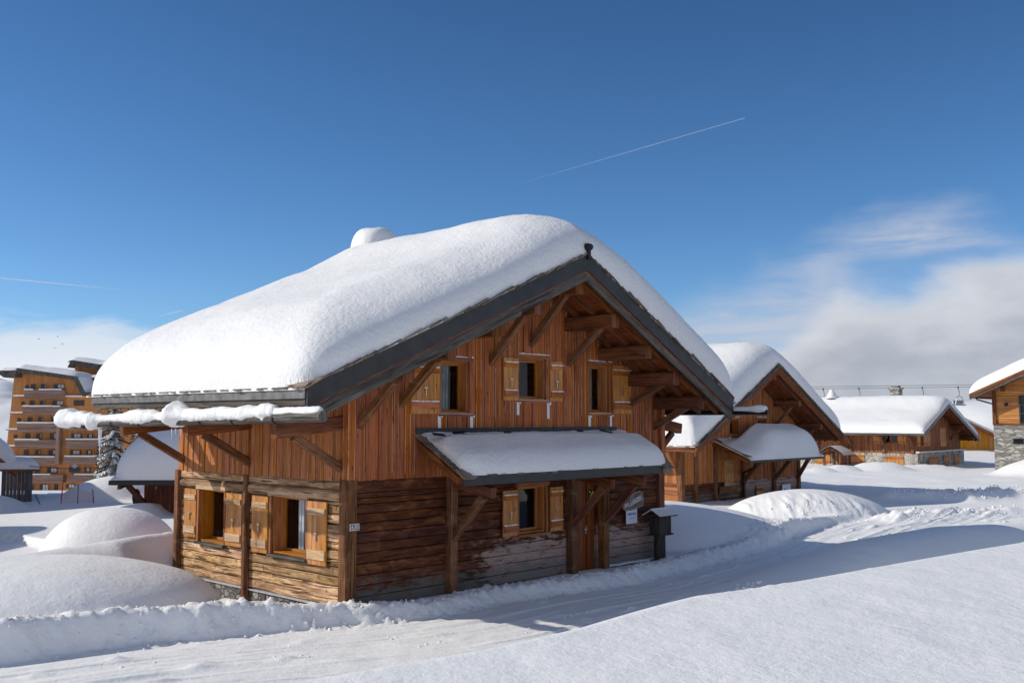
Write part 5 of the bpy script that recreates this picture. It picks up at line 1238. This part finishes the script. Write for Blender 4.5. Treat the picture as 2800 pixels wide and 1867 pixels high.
extr('roof', [(760, 290), (940, 300), (940, 430), (850, 430)], 3, 15, 'oldgrey', AP)
m = MB(); x_, z_ = A(1040, 100); m.log((x_, 8, z_), (x_, 8, z_ + 2.4), .04, 5); m.build('antenna', 'rope', AP)
bp_ = plain('window_dark', (.03, .025, .022), .3, 0, .5, 0); wh = plain('window_curtain', (.62, .6, .58), .6)
def awin(X0, X1, Y0, Y1, cur=None, rnd_=False):
    x0, z1 = A(X0, Y0); x1, z0 = A(X1, Y1); m = MB()
    if rnd_:
        cx, cz, r = (x0 + x1) / 2, (z0 + z1) / 2, (x1 - x0) / 2; m.log((cx, -.05, cz), (cx, .3, cz), r, 20); return m.build('round_window', bp_, AP)
    m.box(x0 - .05, x1 + .05, -.06, .02, z0 - .04, z0 + .05, 'x'); m.box(x0 - .05, x1 + .05, -.06, .02, z1 - .05, z1 + .05, 'x'); m.box(x0 - .06, x0 + .03, -.06, .02, z0 + .05, z1 - .05, 'z'); m.box(x1 - .03, x1 + .06, -.06, .02, z0 + .05, z1 - .05, 'z')
    w = m.build('window', 'trim', AP)
    m = MB(); m.box(x0 + .03, x1 - .03, -.035, -.005, z0 + .05, z1 - .05, 'x'); m.build('pane', bp_, w)
    if cur:
        m = MB(); a = x0 + (x1 - x0) * cur[0]; b = x0 + (x1 - x0) * cur[1]
        for i in range(2): m.box(a + (b - a) * i / 2 + .03, a + (b - a) * (i + 1) / 2 - .04, -.045, -.036, z0 + .12, z1 - .1, 'x')
        m.build('curtain', wh, w)
for (cx, cy) in ((258, 375), (225, 530), (195, 687), (166, 843), (136, 1000)): awin(cx - 20, cx + 20, cy - 24, cy + 24, rnd_=True)
rows = [(348, 392, -0), (504, 550, -6), (660, 710, -20), (815, 868, -34), (972, 1018, -42)]
for (a, b, s) in rows:
    awin(296 + s, 338 + s, a, b); awin(392 + s * .8, 440 + s * .8, a, b, (.72, 1)); awin(512 + s * .6, 612 + s * .6, a, b, (.4, .98))
    dx = s * .5
for (a, b, s) in ((815, 862, 0), (972, 1016, -4), (1130, 1180, -12)):
    awin(697 + s, 798 + s, a, b, (.25, .85) if a < 1000 else None); awin(848 + s, 900 + s, a, b, (.3, .8)); awin(970 + s, 1050 + s, a, b)
awin(708, 808, 500, 552); awin(1100, 1180, 660, 710); awin(850, 900, 660, 710); awin(700, 790, 660, 710)
for (x0, x1, cur) in ((270, 290, None), (365, 408, None), (482, 578, (.35, .9))): awin(x0, x1, 1132, 1186, cur)
for (x0, x1, cur) in ((268, 290, None), (312, 358, None), (416, 500, (.3, .95)), (550, 588, None), (662, 750, (.3, .9)), (830, 884, (.4, .9)), (960, 1020, None)): awin(x0, x1, 1292, 1358 - (30 if x0 > 600 else 0), cur)
def balc(X0, X1, Y0, Y1, snow=((0, 1),), out=1.3, mat=bm_):
    x0, z1 = A(X0, Y0); x1, z0 = A(X1, Y1); m = MB(); n = max(4, int((z1 - z0) / .2))
    for i in range(n): m.box(x0, x1, -out - .06, -out, z0 + (z1 - z0) * i / n + .02, z0 + (z1 - z0) * (i + 1) / n - .02, 'x')
    for xx in (x0, x1 - .06): m.box(xx, xx + .06, -out, 0, z0, z1, 'y')
    m.box(x0 + .06, x1 - .06, -out, 0, z0 - .1, z0 + .04, 'x')
    m.box(x0 + .08, x1 - .08, -out + .05, -out + .08, z0 + .06, z1 - .02, 'x')
    b = m.build('balcony', mat, AP)
    for (s0, s1) in snow:
        q = MB(); q.box(x0 + (x1 - x0) * s0, x0 + (x1 - x0) * s1, -out - .22, -out + .12, z1, z1 + .2, 'x', ch=.05, nseg=8, jit=.02); q.build('snow_strip', 'snow_roof', b)
balc(270, 640, 405, 478, ((0, .22), (.37, .95))); balc(262, 650, 562, 630, ((0, .9),)); balc(215, 612, 718, 792, ((0, .95),)); balc(200, 605, 876, 950, ((0, .55),)); balc(185, 585, 1036, 1104, ((0, .98),))
balc(680, 1180, 872, 944, ((0, .8),)); balc(672, 1180, 1030, 1092, ((0, .7),)); balc(270, 660, 1200, 1268, ((.15, .7),)); balc(712, 1200, 1200, 1262, ((.12, .6),)); balc(640, 1180, 735, 775, ())
balc(265, 600, 1358, 1418, ((0, .0001),), 1.3, 'concrete')
for (a, b, y) in ((158, 268, 452), (128, 262, 610), (100, 212, 766), (72, 192, 922)):
    x0, z0 = A(a, y + 14); x1, z1 = A(b, y); m = MB(); m.box(x0, x1, -1.0, 0, z0 - .1, z0, 'x'); lg = m.build('ledge', 'trim', AP); m = MB(); m.box(x0, x1, -1.05, 0, z0, z1, 'x', ch=.04); m.build('snow_strip', 'snow_roof', lg)
m = MB(); x0, z0 = A(585, 1104); x1, z1 = A(615, 715); m.box(x0, x1, -1.4, -.0, z0, z1, 'z'); m.build('pier', bm_, AP)
m = MB(); x0, z0 = A(640, 470); x1, z1 = A(900, 456); m.box(x0, x1, -.6, 0, z0, z1, 'x'); m.build('snow_strip', 'snow_roof', AP)
m = MB(); x0, z0 = A(262, 1510); x1, z1 = A(370, 1450); m.box(x0, x1, -.1, 0, z0, z1, 'x'); x0, z0 = A(420, 1510); x1, z1 = A(480, 1450); m.box(x0, x1, -.1, 0, z0, z1, 'x'); m.build('garage_opening', bp_, AP)
m = MB(); x0, z0 = A(200, 1560); x1, z1 = A(620, 1425); m.box(x0, x1, -.05, .1, z0, z1, 'x'); m.build('concrete_base', 'concrete', AP)
for (a, y) in ((95, 430), (92, 570), (85, 720), (82, 865)):
    x0, z1 = A(a, y); m = MB(); m.box(x0 - .2, x0 + .35, 1, 3, z1 - 1.15, z1, 'z'); m.build('side_balcony', 'white_paint', AP)
# ============================================================ snowy spruces
def spruce(x, y, z0, h, rad, lab, seed):
    rnd = random.Random(seed); t = root('spruce_tree', lab, 'tree', (x, y, z0), rnd.uniform(0, 6), 'snow covered spruces beside the apartment building')
    m = MB(); m.log((0, 0, 0), (0, 0, h * .97), .16, 8, taper=.15); m.build('trunk', 'trunk', t)
    nd, sn = MB(), MB(); z = h * .06
    while z < h * .98:
        f = z / h; r = rad * (1 - f) ** .85 + .08; n = max(5, int(11 * (1 - f) + 4))
        for i in range(n):
            a = rnd.uniform(0, 6.28); rr = r * rnd.uniform(.7, 1.12); d = Vector((math.cos(a), math.sin(a), 0)); s = Vector((-d.y, d.x, 0)); p = Vector((0, 0, z)); k = 5
            load = rnd.random() < .8
            for j in range(k):
                f0, f1 = j / k, (j + 1) / k
                p0 = p + d * rr * f0 + Vector((0, 0, -.38 * rr * f0 ** 1.4)); p1 = p + d * rr * f1 + Vector((0, 0, -.38 * rr * f1 ** 1.4))
                for q in range(4):
                    sd_ = -1 if q % 2 else 1; L = .26 * (1.15 - f0 * .7) * rr ** .5 * rnd.uniform(.6, 1.3); b = len(nd.v); pp = p0.lerp(p1, rnd.random())
                    nd.v += [pp, pp + d * .12, pp + s * sd_ * L + d * (.16 + L * .5) + Vector((0, 0, -rnd.uniform(.02, .16)))]
                    nd.face((b, b + 1, b + 2), ((0, 0),) * 3, ((0, 0),) * 3, rnd.random())
                if load:
                    w = .13 * (1.2 - f0 * .6) * rnd.uniform(.6, 1.5) * rr ** .4; b = len(sn.v); up = Vector((0, 0, .05))
                    sn.v += [p0 - s * w + up * .2, p0 + s * w + up * .2, p1 + s * w * .9 + up * .2, p1 - s * w * .9 + up * .2, p0.lerp(p1, .5) + up * 2.4]
                    for q in ((0, 1, 4), (1, 2, 4), (2, 3, 4), (3, 0, 4)): sn.face(tuple(b + e for e in q), ((0, 0),) * 3, ((0, 0),) * 3, 0)
        z += h * .018 + .03
    c = nd.build('crown', 'needle', t); sn.build('snow_load', 'snow_roof', c)
spruce(-23.9, 60, -3.5, 8.9, 1.75, 'snow laden spruce standing nearest the apartment building, left of the others', 1)
spruce(-22.55, 61, -3.0, 8.6, 1.6, 'snow laden spruce in the middle, its top behind the snowy gutter', 2)
spruce(-21.6, 63, -3.0, 7.6, 1.5, 'snow laden spruce rising just above the dark barn roof', 3)
C8 = root('far_roof', 'tilted snowy roof with a pale board edge between spruces and dark barn', 'building', (-25.5, 75, 0), R(15))
m = MB(); m.box(0, 5.5, 0, 6, -6, 2.2, 'z'); m.build('wall', 'clad_side', C8)
m = MB(); m.beam((-.8, 2.5, 4.4), (7, 2.5, 1.2), 6, .3); rf_ = m.build('roof', 'oldgrey', C8)
m = MB(); m.beam((-.8, 2.5, 4.7), (7, 2.5, 1.5), 6.1, .4, ch=.1); m.build('snow_layer', 'snow_roof', rf_)
# ============================================================ birds
for i, (dx, dy) in enumerate(((86, 778), (129, 773), (140, 790), (123, 800))):
    x = (dx - 1176) / 2287 * 200; z = 3.69 + (962 - dy) / 2287 * 200 * 1.0
    bd = root('bird', ['tiny dark bird, leftmost of four in the sky above the apartment building', 'tiny dark bird, topmost of four in the sky', 'tiny dark bird, rightmost of four in the sky', 'tiny dark bird, lowest of four in the sky'][i], 'bird', (x, 200, z), R(40 * i), 'birds above the apartment building')
    m = MB(); m.prism((-.16, 0, 0), (.06, 0, 0), [(.05 * math.cos(a), .05 * math.sin(a)) for a in np.linspace(0, 5.2, 6)], taper=1.1, nseg=2); m.prism((.06, 0, 0), (.2, 0, .01), [(.055 * math.cos(a), .055 * math.sin(a)) for a in np.linspace(0, 5.2, 6)], taper=.15); m.build('body', 'bird', bd)
    for s in (-1, 1):
        w = MB(); w.poly([(-.07, s * .03, 0), (.08, s * .03, 0), (.05, s * .25, .07), (-.02, s * .42, .04), (-.08, s * .22, .06)], .012, (0, 0, 1)); w.build('wing', 'bird', bd)
# ============================================================ vapour trails
def trail(name, lab, a, b, dist, w, alpha):
    mm, gg, bb = newmat(name + '_vapour'); tcn = gg.n('ShaderNodeUVMap', uv_map='G').outputs[0]
    sp = gg.n('ShaderNodeSeparateXYZ'); gg.l(tcn, sp.inputs[0]); ln = None
    def pt(p): d = Vector(((p[0] - 1176) / 2287, 1, (962 - p[1]) / 2287)); return d * dist + Vector((0, 0, 3.69))
    A_, B_ = pt(a), pt(b); L = (B_ - A_).length
    fr_ = gg.math('DIVIDE', sp.outputs[0], L)
    nz = gg.noise(gg.mapping(tcn, (9 / L, 0, 0)), 3, 4, .6)
    al = gg.math('MULTIPLY', gg.math('MULTIPLY', gg.smooth(fr_, 0, .75), gg.smooth(nz, .25, .6, .45, 1.)), alpha)
    bb.inputs['Base Color'].default_value = (.9, .92, .95, 1); bb.inputs['Roughness'].default_value = 1
    gg.l(al, bb.inputs['Alpha'])
    m = MB(); m.log(A_, B_, w, 8, cap=False, nseg=1); o = m.build(name, mm); tag(o, lab, 'vapour trail'); return o
trail('vapour_trail', 'long faint white aircraft trail slanting up over the chalet roof', (1085, 447), (1722, 259), 9000, 3.2, .24)
trail('vapour_trail', 'short bright aircraft trail low on the left, above the apartment building', (335, 670), (-60, 632), 9000, 4.6, .6)
trail('vapour_trail', 'tiny faint aircraft trail just left of the snowy roof edge', (345, 729), (416, 712), 9000, 3.4, .5)
